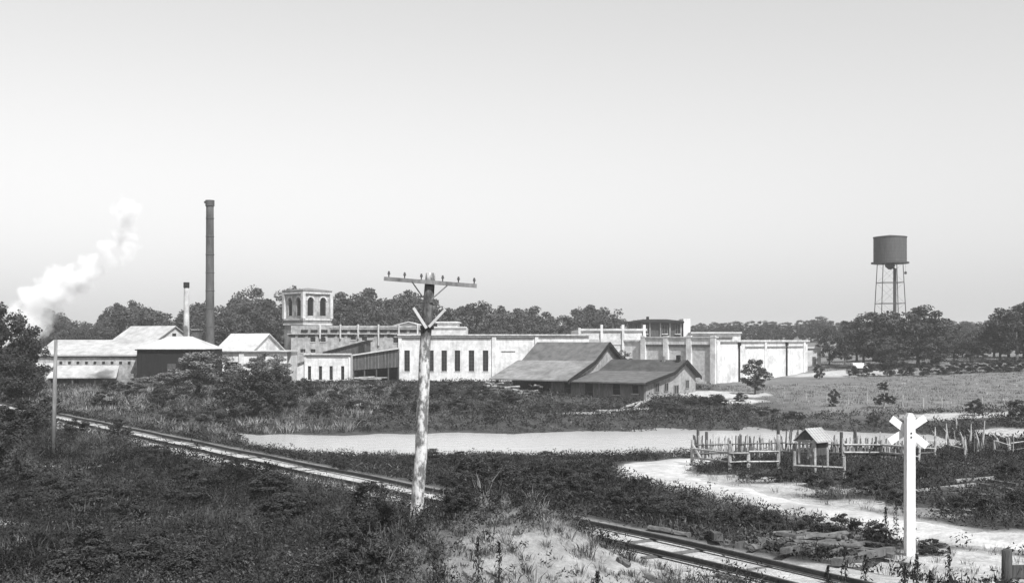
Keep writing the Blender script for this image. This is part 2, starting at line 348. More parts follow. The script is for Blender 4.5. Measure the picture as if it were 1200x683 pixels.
def tree_meshes(seed, kind='round', nclump=60, per=110, leaf=0.030, m=None):
    """a unit tree: 1 tall. Returns trunk mesh, crown mesh."""
    rng = np.random.default_rng(seed); rr = random.Random(seed)
    if kind == 'round': zc, rx, rz, tb = 0.54, 0.31, 0.43, 0.14
    elif kind == 'tall': zc, rx, rz, tb = 0.56, 0.20, 0.43, 0.13
    elif kind == 'vase': zc, rx, rz, tb = 0.58, 0.35, 0.39, 0.17
    else: zc, rx, rz, tb = 0.46, 0.42, 0.5, 0.03
    cen = []; tries = 0
    while len(cen) < nclump and tries < 4000:
        tries += 1; p = ball(1, rng)[0]
        if np.linalg.norm(p) < 0.35: continue
        q = np.array([p[0] * rx, p[1] * rx, zc + p[2] * rz])
        if kind == 'tall': q[:2] *= np.clip(1.35 - (q[2] - 0.25) * 1.15, 0.25, 1.3)
        if kind == 'vase': q[:2] *= 0.65 + 0.6 * (q[2] - 0.35)
        if all(np.linalg.norm(q - c) > 0.055 for c in cen): cen.append(q)
    cen = np.array(cen); P = []; T = []
    for c in cen:
        k = int(per * rr.uniform(0.6, 1.4)); r = rr.uniform(0.055, 0.105) * (rx / 0.3) ** 0.5
        b = ball(k, rng) * np.array([r, r, r * 0.75]); P.append(c + b)
        T.append(np.full(k, rr.uniform(0.65, 1.35)) * rng.uniform(0.75, 1.25, k))
    P = np.concatenate(P); T = np.concatenate(T)
    keep = P[:, 2] > tb * 0.75; P = P[keep]; T = T[keep]
    crown = leaf_mesh('crown', P, leaf * rng.uniform(0.6, 1.4, len(P)), T, m or M_leaf, rng=rng, aspect=0.7)
    mb = MB(); top = Vector((rr.uniform(-.02, .02), rr.uniform(-.02, .02), zc))
    mb.tube((0, 0, -0.06), (0, 0, tb), 0.024, 0.018, 8); mb.tube((0, 0, tb), top, 0.018, 0.009, 7)
    for c in cen[:14]:
        st = Vector((0, 0, tb)).lerp(top, rr.random() * 0.9); mb.tube(st, st.lerp(Vector(c), .9), 0.007, 0.002, 5)
    o = mb.build('trunk', M_bark, smooth=True); tm = o.data; bpy.data.objects.remove(o)
    return tm, crown
ROUND = [tree_meshes(100 + i, 'round') for i in range(4)]
TALL = [tree_meshes(200 + i, 'tall', 40) for i in range(2)]
VASE = [tree_meshes(300 + i, 'vase') for i in range(2)]
BUSH = [tree_meshes(400 + i, 'bush', 40, 190, 0.034, M_leafd) for i in range(4)]
BUSHL = [tree_meshes(450 + i, 'bush', 60, 260, 0.030, M_leafp) for i in range(2)]
def tree(name, label, cat, loc, h, w, meshes, group=None, sink=0.0):
    t = thing(name, label, cat, (loc[0], loc[1], loc[2] - sink), random.uniform(0, 6.28), group)
    tm, cm = meshes
    inst('trunk', tm, t, sc=(w, w, h)); inst('crown', cm, t, sc=(w, w, h))
    return t

# ------------------------------------------------------------------ building helpers (local frame: x right along the front, y back, z up from the base)
def wall(name, mtl, parent, x0, x1, z0, z1, ops=(), y=0.0, th=0.35):
    """wall in the local xz plane, front face at y, with real openings (ax0, ax1, az0, az1)"""
    xs_ = sorted({x0, x1} | {o[0] for o in ops} | {o[1] for o in ops}); zs_ = sorted({z0, z1} | {o[2] for o in ops} | {o[3] for o in ops})
    mb = MB(); idx = {}
    def vid(i, j, k):
        key = (i, j, k)
        if key not in idx: idx[key] = len(mb.v); mb.v.append((xs_[i], y + (th if k else 0), zs_[j]))
        return idx[key]
    def solid(i, j):
        if i < 0 or j < 0 or i >= len(xs_) - 1 or j >= len(zs_) - 1: return False
        cx = (xs_[i] + xs_[i+1]) / 2; cz = (zs_[j] + zs_[j+1]) / 2
        return not any(o[0] < cx < o[1] and o[2] < cz < o[3] for o in ops)
    for i in range(len(xs_) - 1):
        for j in range(len(zs_) - 1):
            if not solid(i, j): continue
            mb.f.append((vid(i,j,0), vid(i+1,j,0), vid(i+1,j+1,0), vid(i,j+1,0))); mb.f.append((vid(i,j,1), vid(i,j+1,1), vid(i+1,j+1,1), vid(i+1,j,1)))
            if not solid(i-1, j): mb.f.append((vid(i,j,0), vid(i,j+1,0), vid(i,j+1,1), vid(i,j,1)))
            if not solid(i+1, j): mb.f.append((vid(i+1,j,0), vid(i+1,j,1), vid(i+1,j+1,1), vid(i+1,j+1,0)))
            if not solid(i, j-1): mb.f.append((vid(i,j,0), vid(i,j,1), vid(i+1,j,1), vid(i+1,j,0)))
            if not solid(i, j+1): mb.f.append((vid(i,j+1,0), vid(i+1,j+1,0), vid(i+1,j+1,1), vid(i,j+1,1)))
    return mb.build(name, mtl, parent)
def window(parent, x0, x1, z0, z1, y=0.0, bars=(1, 3), frame=None, arch=False):
    w = MB().add([(x0, y + .2, z0), (x1, y + .2, z0), (x1, y + .2, z1), (x0, y + .2, z1)], [(0, 1, 2, 3)]).build('window', M_glass, parent)
    f = MB(); t = 0.045
    for k in range(1, bars[0] + 1):
        cx = x0 + (x1 - x0) * k / (bars[0] + 1); f.box(cx - t/2, cx + t/2, y + .15, y + .195, z0, z1)
    for k in range(1, bars[1] + 1):
        cz = z0 + (z1 - z0) * k / (bars[1] + 1); f.box(x0, x1, y + .14, y + .19, cz - t/2, cz + t/2)
    f.box(x0, x0 + .06, y + .13, y + .19, z0, z1); f.box(x1 - .06, x1, y + .13, y + .19, z0, z1)
    f.build('frame', frame or M_darkwood, w)
    MB().box(x0 - .08, x1 + .08, y - .08, y + .18, z0 - .12, z0 - .002).build('sill', M_pil, w)
    return w
def bx(name, mtl, parent, *a): return MB().box(*a).build(name, mtl, parent)
def gable_roof(name, mtl, parent, x0, x1, y0, y1, ze, zr, over=0.35, th=0.14):
    """ridge along x"""
    ym = (y0 + y1) / 2; k = (zr - ze) / (ym - y0); mb = MB()
    for ya, yb in ((y0 - over, ym), (ym, y1 + over)):
        za = ze - k * over if ya < y0 else zr; zb = zr if ya < y0 else ze - k * over
        mb.slab([(x0 - over, ya, za), (x1 + over, ya, za), (x1 + over, yb, zb), (x0 - over, yb, zb)], th)
    return mb.build(name, mtl, parent)
def gable_body(name, mtl, parent, x0, x1, y0, y1, z0, ze, zr):
    ym = (y0 + y1) / 2; pr = [(y0, z0), (y1, z0), (y1, ze - .16), (ym, zr - .16), (y0, ze - .16)]
    vs = [(x0, p[0], p[1]) for p in pr] + [(x1, p[0], p[1]) for p in pr]
    return MB().add(vs, [(0,1,2,3,4), (9,8,7,6,5)] + [(i, i+5, (i+1) % 5 + 5, (i+1) % 5) for i in range(5)]).build(name, mtl, parent)
def at(px, d, dz=0.0): p = GX(px, d); return (p.x, p.y, p.z + dz)

# ---- H: long white hall with six tall windows
d = 175.0; k = d / F; g = 0.95
t = thing('mill_hall', 'long white mill hall with six tall narrow dark windows', 'building', (PX(550, d), d, g))
ox = PX(550, d)
def lx(px, dd=None): return (px - 600) * (dd or d) / F - ox
def lz(py, dd=None): return PZ(py, dd or d) - g
ops = [(lx(c - 3.2), lx(c + 3.2), lz(435), lz(410.5)) for c in (477, 505, 520.5, 536, 552.5, 569)]
wall('wall', M_white, t, lx(468), lx(690), -0.5, lz(393.5), ops)
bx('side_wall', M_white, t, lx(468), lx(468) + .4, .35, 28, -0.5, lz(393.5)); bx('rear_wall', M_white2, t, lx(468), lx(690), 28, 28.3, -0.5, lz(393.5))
bx('roof', M_tin2, t, lx(468) + .4, lx(690), .35, 28, lz(396), lz(395))
for o in ops: window(t, *o, bars=(1, 5))
for a_, b_ in ((467, 471), (576.5, 581.5), (627, 631)): bx('pilaster', M_white, t, lx(a_), lx(b_), -.22, 0, -.5, lz(394.4))
bx('cornice', M_wood, t, lx(466), lx(576), -.3, .1, lz(395.6), lz(393.2)); bx('coping', M_pil, t, lx(466), lx(692), -.4, .45, lz(393.2), lz(391.6))
bx('cornice', M_wood, t, lx(582), lx(626), -.3, .1, lz(395.6), lz(394.0))
bx('ledge', M_pil, t, lx(588), lx(604), -.16, 0, lz(411.5), lz(410.5))

# ---- monitors behind the hall
d = 196.0; g = H(PX(520, d), d); ox = PX(520, d)
t = thing('roof_monitor_house', 'white stepped monitor house rising behind the white hall roof', 'building', (ox, d, g))
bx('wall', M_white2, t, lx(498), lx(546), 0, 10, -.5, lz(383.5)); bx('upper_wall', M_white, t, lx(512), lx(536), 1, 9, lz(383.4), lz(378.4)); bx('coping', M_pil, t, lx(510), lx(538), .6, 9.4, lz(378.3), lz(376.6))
bx('coping', M_tin, t, lx(497), lx(547), -.3, .7, lz(384.2), lz(382.8))
d = 203.0; g = H(PX(478, d), d); ox = PX(478, d)
t = thing('mill_wing', 'pale low-gabled wing roof peeping over the corbelled brick parapet', 'building', (ox, d, g))
gable = MB().prism([(lx(455), -.5), (lx(501), -.5), (lx(501), lz(383)), (lx(479), lz(377.5)), (lx(455), lz(383))], 0, 12).build('wall', M_white2, t)
MB().slab([(lx(453), -.5, lz(383.2)), (lx(479), -.5, lz(376.6)), (lx(479), 12.5, lz(376.6)), (lx(453), 12.5, lz(383.2))], .15).slab([(lx(479), -.5, lz(376.6)), (lx(503), -.5, lz(383.2)), (lx(503), 12.5, lz(383.2)), (lx(479), 12.5, lz(376.6))], .15).build('roof', M_tin, t)

# ---- G: corbelled brick mill and its tower
d = 197.0; g = H(PX(430, d), d); ox = PX(430, d)
t = thing('brick_mill', 'long grey brick mill wall with two rows of corbelled parapet panels', 'building', (ox, d, g), R(-3))
wins = [(c - 3, c + 3, a_, b_) for c, a_, b_ in ((366, 400.5, 395.5), (378, 400.5, 395.5), (414, 398, 393.8), (427, 399, 394.5), (464, 401.5, 395.5), (477, 401.5, 395.5), (354, 413, 409), (366, 413, 409), (400, 412, 408))]
ops = [(lx(a_), lx(b_), lz(c_), lz(d_)) for a_, b_, c_, d_ in wins]
wall('wall', M_bricklt, t, lx(340), lx(500), -.5, lz(381.5), ops, th=.5)
for o in ops: window(t, *o, bars=(1, 1))
bx('rear_block', M_brick, t, lx(340), lx(500), .5, 18, -.5, lz(384))
for row, (ya, yb) in enumerate(((389.2, 386.2), (394.6, 391.8))):     # dentil panels: recess shade painted as dark blocks under a projecting course
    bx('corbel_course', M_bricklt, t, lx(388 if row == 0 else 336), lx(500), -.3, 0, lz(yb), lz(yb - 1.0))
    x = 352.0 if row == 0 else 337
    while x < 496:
        bx('corbel_shade_block', M_tar, t, lx(x), lx(x + 8.0), -.12, 0, lz(ya), lz(yb) - .003); x += 11.7
for x in (375, 399, 420, 444, 468, 490): bx('pilaster', M_pil, t, lx(x - .8), lx(x + .8), -.34, 0, lz(405 if x > 440 else 397), lz(380))
bx('parapet', M_bricklt, t, lx(386), lx(500), -.12, .4, lz(384.2), lz(381.6))

d = 196.0; TX = PX(360.5, d + 6); g = H(TX, d)
t = thing('mill_tower', 'square brick belfry tower with pairs of tall arched openings', 'tower', (TX, d + 6, g), R(45))
hw = 27.2 * (d + 6) / F / math.sqrt(2)   # half width of a face
def tz(py): return PZ(py, d + 4) - g
bx('base', M_brick, t, -hw * 1.0, hw * 1.0, -hw, hw, -.5, tz(381))
bx('ledge', M_pil, t, -hw - .2, hw + .2, -hw - .2, hw + .2, tz(380.9), tz(378.8)); bx('ledge', M_wood, t, -hw - .05, hw + .05, -hw - .05, hw + .05, tz(378.7), tz(375.4)); 
bx('ledge', M_pil, t, -hw - .18, hw + .18, -hw - .18, hw + .18, tz(375.3), tz(373.4))
zb, zt = tz(373.3), tz(344.5); h1, h2, a0 = tz(370), tz(348.5), 1
ww = hw * 0.43
for f in range(4):
    fe = MB(); wc = [(-hw * 0.45), (hw * 0.45)]
    # arched face: columns + arch heads built as a strip mesh around each opening
    def pan(x0, x1, z0, z1): fe.box(x0, x1, -hw * .96, -hw * .96 + .45, z0, z1)
    pan(-hw * .955, wc[0] - ww/2, zb, zt); pan(wc[0] + ww/2, wc[1] - ww/2, zb, zt); pan(wc[1] + ww/2, hw * .955, zb, zt)
    for c_ in wc:
        pan(c_ - ww/2, c_ + ww/2, zb, h1)
        n_ = 8
        for q in range(n_):
            u0 = -1 + 2 * q / n_; u1 = -1 + 2 * (q + 1) / n_; um = (u0 + u1) / 2; za = h2 - ww/2 + ww/2 * math.sqrt(max(0, 1 - um * um))
            pan(c_ + u0 * ww/2, c_ + u1 * ww/2, za, zt)
    o = fe.build('belfry_wall', M_bricklt, t); o.rotation_euler = (0, 0, f * math.pi / 2)
    for c_ in wc:
        lv = MB()
        for q in range(9):
            zz = h1 + (h2 - h1 - .3) * q / 9; lv.box(c_ - ww/2, c_ + ww/2, -hw * .96 + .18, -hw * .96 + .28, zz, zz + .16)
        lo = lv.build('louvre', M_tar, o)
        hd = MB(); n_ = 8
        for q in range(n_):
            a0_ = math.pi * q / n_; a1_ = math.pi * (q + 1) / n_
            P = [(c_ + math.cos(a_) * r_, h2 - ww/2 + math.sin(a_) * r_) for a_, r_ in ((a0_, ww/2 + .02), (a0_, ww/2 + .32), (a1_, ww/2 + .32), (a1_, ww/2 + .02))]
            hd.prism(P, -hw * .96 - .1, -hw * .96 - .004)
        hd.build('arch_hood', M_pil, o)
bx('core', M_tar, t, -hw * .8, hw * .8, -hw * .8, hw * .8, zb, zt - .2)
for sx in (-1, 1):
    for sy in (-1, 1): bx('corner_pier', M_pil, t, sx * hw - .3, sx * hw + .3, sy * hw - .3, sy * hw + .3, zb, zt)
bx('cornice', M_pil, t, -hw - .3, hw + .3, -hw - .3, hw + .3, zt, zt + .3); bx('cornice', M_wood, t, -hw - .15, hw + .15, -hw - .15, hw + .15, zt + .3, zt + .5)
zz = zt + .5; e_ = hw + .2
MB().add([(-e_, -e_, zz), (e_, -e_, zz), (e_, e_, zz), (-e_, e_, zz), (-e_, -e_, zz + .18), (e_, -e_, zz + .18), (e_, e_, zz + .18), (-e_, e_, zz + .18), (0, 0, zz + .7)],
         [(3, 2, 1, 0), (0, 1, 5, 4), (1, 2, 6, 5), (2, 3, 7, 6), (3, 0, 4, 7), (4, 5, 8), (5, 6, 8), (6, 7, 8), (7, 4, 8)]).build('roof', M_wood, t)

# ---- dark shed roof in front of the brick mill
d = 186.0; ox = PX(405, d); g = H(ox, d)
t = thing('lean_to_shed', 'dark mono-pitched shed with roof rising against the brick mill wall', 'shed', (ox, d, g))
MB().prism([(lx(382), -.5), (lx(429), -.5), (lx(429), lz(400)), (lx(382), lz(412))], .2, 6).build('wall', M_darkwood, t)
MB().slab([(lx(378), -.1, lz(412.4)), (lx(431), -.1, lz(398.4)), (lx(431), 6.5, lz(398.4)), (lx(378), 6.5, lz(412.4))], .25).build('roof', M_tar, t)
bx('door', M_tar, t, lx(420), lx(427), .12, .195, .2, lz(404))

# ---- E: small white building with four windows and a low wing
d = 171.0; ox = PX(383, d); g = H(ox, d)
t = thing('white_office', 'small bright white building with four slim windows and low left wing', 'building', (ox, d, g))
ops = [(lx(c - 1.9), lx(c + 1.9), lz(445), lz(428.8)) for c in (362.6, 375.5, 388, 401.5)]
wall('wall', M_white, t, lx(357), lx(410.5), -.5, lz(415.8), ops)
for o in ops: window(t, *o, bars=(0, 3))
bx('cornice', M_wood, t, lx(356.5), lx(411), -.12, -.003, lz(418.4), lz(417)); bx('coping', M_pil, t, lx(356), lx(412), -.3, .5, lz(415.7), lz(414))
for a_ in (357, 408.6): bx('pilaster', M_white, t, lx(a_), lx(a_ + 2), -.15, 0, -.5, lz(418.5))
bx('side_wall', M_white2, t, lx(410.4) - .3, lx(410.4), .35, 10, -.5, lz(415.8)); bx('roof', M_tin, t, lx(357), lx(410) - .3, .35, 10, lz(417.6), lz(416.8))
MB().prism([(lx(326), -.5), (lx(356.8), -.5), (lx(356.8), lz(423.6)), (lx(326), lz(435))], .15, 8).build('wing_wall', M_white, t)
MB().slab([(lx(324), -.2, lz(435)), (lx(357.2), -.2, lz(422.2)), (lx(357.2), 8.2, lz(422.2)), (lx(324), 8.2, lz(435))], .16).build('wing_roof', M_wood, t)

# ---- F: dark plank shed rising to the right, between office and hall
d = 173.5; ox = PX(440, d); g = H(ox, d)
t = thing('plank_shed', 'dark boarded shed with a pale sloping roof edge beside the white office', 'shed', (ox, d, g))
MB().prism([(lx(411.5), lz(434)), (lx(467), lz(430)), (lx(467), lz(409)), (lx(411.5), lz(417))], .3, 8).build('wall', M_darkwood, t)
for i in range(14):
    x = 412 + i * 3.9; MB().prism([(lx(x), lz(434 - (x - 411) * .07)), (lx(x) + .06, lz(434 - (x - 411) * .07)), (lx(x) + .06, lz(417 - (x - 411.5) * .144)), (lx(x), lz(417 - (x - 411.5) * .144))], .26, .297).build('batten', M_wood, t)
MB().slab([(lx(411), -.1, lz(415.6)), (lx(467), -.1, lz(407.2)), (lx(467), 8.3, lz(407.2)), (lx(411), 8.3, lz(415.6))], .22).build('roof', M_tin, t)
for x in (413, 426, 440, 454, 466): bx('post', M_darkwood, t, lx(x), lx(x) + .2, .4, .6, -.4, lz(433.5 - (x - 411) * .07))
bx('back_wall', M_tar, t, lx(412), lx(466), 6, 6.3, -.5, lz(430))
for i in range(16):       # sawn boards stacked in the open bay
    L_ = random.uniform(2.0, 3.6); o = MB().box(-L_/2, L_/2, -.12, .12, -.06, .06).build('sawn_board', M_fencewood)
    px = random.uniform(418, 448); o.location = (PX(px, d - .8), d - .8 + random.uniform(-.6, .6), g + .1 + 0.12 * (i // 3) + .02); o.rotation_euler = (0, random.uniform(-.05, .05), random.uniform(-.3, .3))
    tag(o, 'loose pale sawn board heaped before the dark plank shed', 'board', 'boards by the plank shed')

# ---- right-hand mill: stepped parapet block, pilastered wall, bright end wall
d = 176.0; ox = PX(715, d); g = H(ox, d)
t = thing('parapet_block', 'tall white mill block with thin pilasters standing above the warehouse roofs', 'building', (ox, d, g))
bx('wall', M_brickp, t, lx(679), lx(757), 0, 24, -.5, lz(386)); bx('parapet', M_pil, t, lx(678), lx(758), -.3, .4, lz(387.6), lz(385))
for x in (679, 705, 730, 755): bx('pilaster', M_white, t, lx(x - 1.4), lx(x + 1.4), -.35, .5, -.5, lz(380.5 if x > 690 else 384))
bx('wall_band', M_white2, t, lx(680.5), lx(755), -.12, 0, lz(404), lz(397.5))
pA = Vector((PX(755, 173), 173)); pB = Vector((PX(838, 165), 165)); dv = pB - pA; Lw = dv.length; g = H(*pB) - .1
t = thing('pilastered_mill', 'white mill wall with recessed grey panels between pale pilasters', 'building', (pA.x, pA.y, g), math.atan2(dv.y, dv.x))
def jz(py): return PZ(py, 169) - g
bx('wall', M_brickp, t, 0, Lw, 0, .5, -.6, jz(398))
bx('frieze', M_white, t, 0, Lw, -.28, 0, jz(403.6), jz(396)); bx('cornice', M_wood, t, 0, Lw, -.16, 0, jz(406.3), jz(403.7)); bx('coping', M_pil, t, -.2, Lw + .3, -.45, .6, jz(395.9), jz(394.4)); bx('plinth', M_white2, t, 0, Lw, -.14, 0, -.6, jz(446))
for u in (0, .33, .655, .985): bx('pilaster', M_white, t, Lw * u - .45, Lw * u + .4, -.42, 0, -.6, jz(393.5))
pC = Vector((PX(947, 190), 190)); dv2 = pC - pB; L2 = dv2.length
t2 = thing('mill_end_wall', 'bright white blank end block of the mill with two dark downpipes', 'building', (pB.x, pB.y, g), math.atan2(dv2.y, dv2.x))
zt_ = PZ(400.5, 175) - g
bx('wall', M_white, t2, 0.3, L2, .1, 22, -.8, zt_); bx('coping', M_pil, t2, .1, L2 + .3, -.2, 22.2, zt_, zt_ + .3); bx('frieze', M_wood, t2, L2 * .3, L2 * .97, -.03, .098, zt_ - .95, zt_ - .7)
bx('corner_pier', M_white, t2, .3, 1.2, -.2, .098, -.8, zt_ - .004)
for px in (866.5, 922):
    u = L2 * ((px - 838) / (947 - 838)) * .97 ** ((947 - px) / 20)
    bx('downpipe', M_tar, t2, u - .1, u + .1, -.16, .04, .2, zt_ - .3); bx('rain_head', M_tar, t2, u - .26, u + .26, -.26, .06, zt_ - .62, zt_ - .05)
for px in (895, 945): u = L2 * ((px - 838) / (947 - 838)) * .97; bx('pilaster', M_white, t2, u - .35, u + .3, -.12, .097, -.8, zt_ - .006)
d = 187.0; ox = PX(772, d); g = H(ox, d)
t = thing('roof_penthouse', 'dark penthouse with flat overhanging roof and white end block above the mill', 'penthouse', (ox, d, g))
bx('wall', M_darkwood, t, lx(742), lx(799), 0, 8, -.5, lz(378.5))
bx('roof', M_tar, t, lx(737), lx(801), -.9, 9, lz(378.4), lz(376.4)); MB().slab([(lx(739), -.7, lz(376.2)), (lx(800), -.7, lz(376.2)), (lx(785), 4, lz(373.4)), (lx(757), 4, lz(373.4))], .1).build('upper_roof', M_tar, t)
for a_ in (744, 753, 776, 791): window(t, lx(a_), lx(a_ + 6), lz(391), lz(381), y=-.24, bars=(1, 1), frame=M_wood)
for x in (751.3, 760.5, 773, 784, 797): bx('post', M_wood, t, lx(x), lx(x) + .25, -.3, -.003, lz(395), lz(378.5))
bx('end_block', M_white, t, lx(800.5), lx(808.5), -.4, 5, -.5, lz(373.5)); bx('finial', M_tar, t, lx(760.5), lx(763.5), 3.4, 3.9, lz(374), lz(370.4))
d = 184.0; ox = PX(840, d); g = H(ox, d)
t = thing('low_skylight_house', 'low white skylight house with dark eaves behind the pilastered wall', 'building', (ox, d, g))
bx('wall', M_white2, t, lx(811), lx(868), 0, 7, -.5, lz(390.5)); bx('roof', M_tin, t, lx(809.5), lx(869), -.4, 7.4, lz(390.4), lz(389))
bx('dark_eave', M_darkwood, t, lx(813), lx(835), -.3, -.003, lz(396.6), lz(393.6)); bx('dark_eave', M_darkwood, t, lx(840), lx(858), -.3, -.003, lz(397), lz(394.6))
d = 205.0; ox = PX(953, d); g = H(ox, d)
t = thing('white_outbuilding', 'small white outbuilding beyond the bright mill end wall', 'building', (ox, d, g))
bx('wall', M_white2, t, lx(943), lx(962), 0, 5, -.5, lz(408)); bx('roof', M_tin, t, lx(941), lx(963), -.3, 5.3, lz(408), lz(406.6)); bx('door', M_darkwood, t, lx(952), lx(956), -.06, -.003, 0, lz(418))

# ---- L + M: riverside warehouses. local frame: x to the right along the front eave, y back
O = Vector((15.4, 128.0)); ux, uy = 0.83, -0.555; rz = math.atan2(uy, ux); g = H(15.4, 128) - .1
def wh(name, label): return thing(name, label, 'warehouse', (O.x, O.y, g), rz)
zf = lambda z: z - g
t = wh('dock_warehouse', 'low weathered warehouse with kicked-out shingle roof and small gable windows by the pond')
def prof_roof(parent, prof, x0, x1, mtl, th=.16, names='roof'):
    for (ya, za), (yb, zb_) in zip(prof[:-1], prof[1:]):
        MB().slab([(x0, ya, za), (x1, ya, za), (x1, yb, zb_), (x0, yb, zb_)], th).build(names, mtl, parent)
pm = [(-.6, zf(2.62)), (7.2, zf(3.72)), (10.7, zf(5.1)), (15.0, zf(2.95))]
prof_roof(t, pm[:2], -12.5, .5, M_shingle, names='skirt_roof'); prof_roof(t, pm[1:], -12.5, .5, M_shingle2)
for (ya, za), (yb, zb_) in zip(pm[:-1], pm[1:]):    # dark barge boards
    MB().hexa([(.5, ya, za - .38), (.6, ya, za - .38), (.6, yb, zb_ - .38), (.5, yb, zb_ - .38)], [(.5, ya, za + .03), (.6, ya, za + .03), (.6, yb, zb_ + .03), (.5, yb, zb_ + .03)]).build('barge_board', M_tar, t)
# gable wall (faces local +x) as one profile with openings as set-in windows
gw = [(.5, -.8), (14.4, -.8), (14.4, zf(2.95)), (10.7, zf(4.88)), (7.2, zf(3.5)), (.5, zf(2.55))]
MB().add([(-.3, a_, b_) for a_, b_ in gw] + [(0, a_, b_) for a_, b_ in gw], [tuple(range(5, -1, -1)), tuple(range(6, 12))] + [(i, (i+1) % 6, (i+1) % 6 + 6, i + 6) for i in range(6)]).build('gable_wall', M_board, t)
for yc, zc_, s_ in ((3.3, 1.55, .5), (5.8, 1.55, .45), (8.6, 1.15, .55), (11.8, 1.7, .4)):
    w = MB().box(.002, .03, yc - s_, yc + s_, zc_ - .5, zc_ + .45).build('window', M_glass, t)
    fr = MB()
    fr.box(.0, .08, yc - s_ - .14, yc - s_ - .002, zc_ - .6, zc_ + .55); fr.box(.0, .08, yc + s_ + .002, yc + s_ + .14, zc_ - .6, zc_ + .55); fr.box(0, .085, yc - s_, yc + s_, zc_ + .452, zc_ + .56); fr.box(0, .085, yc - s_, yc + s_, zc_ - .62, zc_ - .502); fr.box(.034, .06, yc - .04, yc + .04, zc_ - .5, zc_ + .45)
    fr.build('frame', M_wood, w)
ops = [(-4.6, -3.6, .7, 2.0), (-8.4, -7.3, -.2, 2.1), (-11.4, -10.4, .6, 2.0), (-2.0, -1.2, .9, 1.9)]
wall('front_wall', M_wood, t, -13.3, -.3, -.9, zf(2.5), ops, y=.8, th=.25)
for o in ops: window(t, *o, y=.8, bars=(0, 1))
bx('sill_beam', M_darkwood, t, -13.3, .0, .62, .797, -.3, -.05)
MB().box(-.6, -.2, 9.9, 10.4, zf(4.6), zf(5.7)).build('stove_pipe', M_tar, t); MB().box(-2.6, -2.25, 10.0, 10.35, zf(4.6), zf(5.55)).build('stove_pipe', M_wood, t)

t = wh('tall_warehouse', 'taller warehouse with steep shingled gable roof flaring to a low open eave')
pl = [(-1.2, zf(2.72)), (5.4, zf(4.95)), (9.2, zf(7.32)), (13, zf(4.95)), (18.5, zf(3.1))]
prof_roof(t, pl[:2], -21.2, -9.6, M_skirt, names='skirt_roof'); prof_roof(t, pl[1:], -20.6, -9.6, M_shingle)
for (ya, za), (yb, zb_) in zip(pl[:3], pl[1:4]):
    MB().hexa([(-9.6, ya, za - .42), (-9.48, ya, za - .42), (-9.48, yb, zb_ - .42), (-9.6, yb, zb_ - .42)], [(-9.6, ya, za + .04), (-9.48, ya, za + .04), (-9.48, yb, zb_ + .04), (-9.6, yb, zb_ + .04)]).build('barge_board', M_tar, t)
gw = [(1, zf(3.0)), (17.5, zf(3.0)), (13, zf(4.75)), (9.2, zf(7.1)), (5.4, zf(4.75))]
MB().add([(-10.3, a_, b_) for a_, b_ in gw] + [(-10.1, a_, b_) for a_, b_ in gw], [tuple(range(4, -1, -1)), tuple(range(5, 10))] + [(i, (i+1) % 5, (i+1) % 5 + 5, i + 5) for i in range(5)]).build('gable_wall', M_board, t)
bx('back_wall', M_darkwood, t, -21, -13.4, 4, 4.3, -.6, zf(4.0)); bx('end_wall', M_darkwood, t, -20.8, -20.5, 4.3, 17, -.6, zf(3.0))
for x in (-21, -18.4, -15.8): bx('post', M_darkwood, t, x, x + .25, .0, .25, -.9, zf(2.9))
bx('eave_beam', M_tar, t, -21.0, -13.4, -.1, .35, zf(2.55), zf(2.85))
# log heap in and before the open bay
cr, sr = math.cos(rz), math.sin(rz)
for i in range(46):
    lxx = random.uniform(-21.5, -13.8); row = random.choice((0, 0, 1, 1, 2, 3)); lyy = -2.3 + .35 * (row + random.random()); L_ = random.uniform(.9, 2.2); r_ = random.uniform(.1, .2)
    wx, wy = O.x + lxx * cr - lyy * sr, O.y + lxx * sr + lyy * cr
    o = MB().tube((-L_/2, 0, 0), (L_/2, 0, 0), r_, r_ * .85, 8).build('log', random.choice((M_timber, M_tie, M_darkwood)))
    o.location = (wx, wy, H(wx, wy) + .12 + row * .34); o.rotation_euler = (random.uniform(-.1, .1), random.uniform(-.2, .2), rz + random.uniform(-.9, .9))
    tag(o, 'short log in the jumbled heap under the open warehouse eave', 'log', 'logs heaped by the warehouse')

# ---- left complex
d = 152.0; ox = PX(105, d); g = H(ox, d)
t = thing('long_storehouse', 'long pale-roofed storehouse with lean-to awning on the left of the mill', 'building', (ox, d, g))
wall('wall', M_bricklt, t, lx(44), lx(206), -.8, lz(414.5), [(lx(84), lx(92), -.2, lz(444))], y=0)
window(t, lx(84), lx(92), -.2, lz(444), bars=(1, 1))
bx('rear_block', M_brick, t, lx(44), lx(206), .4, 12, -.8, lz(416))
MB().slab([(lx(42), -.4, lz(415.4)), (lx(207), -.4, lz(415.4)), (lx(207), 6, lz(398)), (lx(42), 6, lz(398))], .2).slab([(lx(42), 6, lz(398)), (lx(207), 6, lz(398)), (lx(207), 12.5, lz(415)), (lx(42), 12.5, lz(415))], .2).build('roof', M_tin2, t)
bx('eave_board', M_darkwood, t, lx(44), lx(206), -.2, -.003, lz(418.5), lz(416.5))
for i in range(9): x = 70 + i * 10; bx('vent', M_tar, t, lx(x), lx(x + 3), -.1, -.003, lz(426), lz(423.5))
MB().slab([(lx(66), -3.2, lz(441)), (lx(146), -3.2, lz(441)), (lx(140), -.05, lz(428)), (lx(66), -.05, lz(428))], .16).build('awning', M_tin2, t)
for x in (68, 94, 120, 143): bx('post', M_darkwood, t, lx(x), lx(x) + .22, -3.0, -2.78, -.9, lz(442.6))
bx('loading_platform', M_wood, t, lx(66), lx(150), -3.0, -.01, -.9, lz(455))
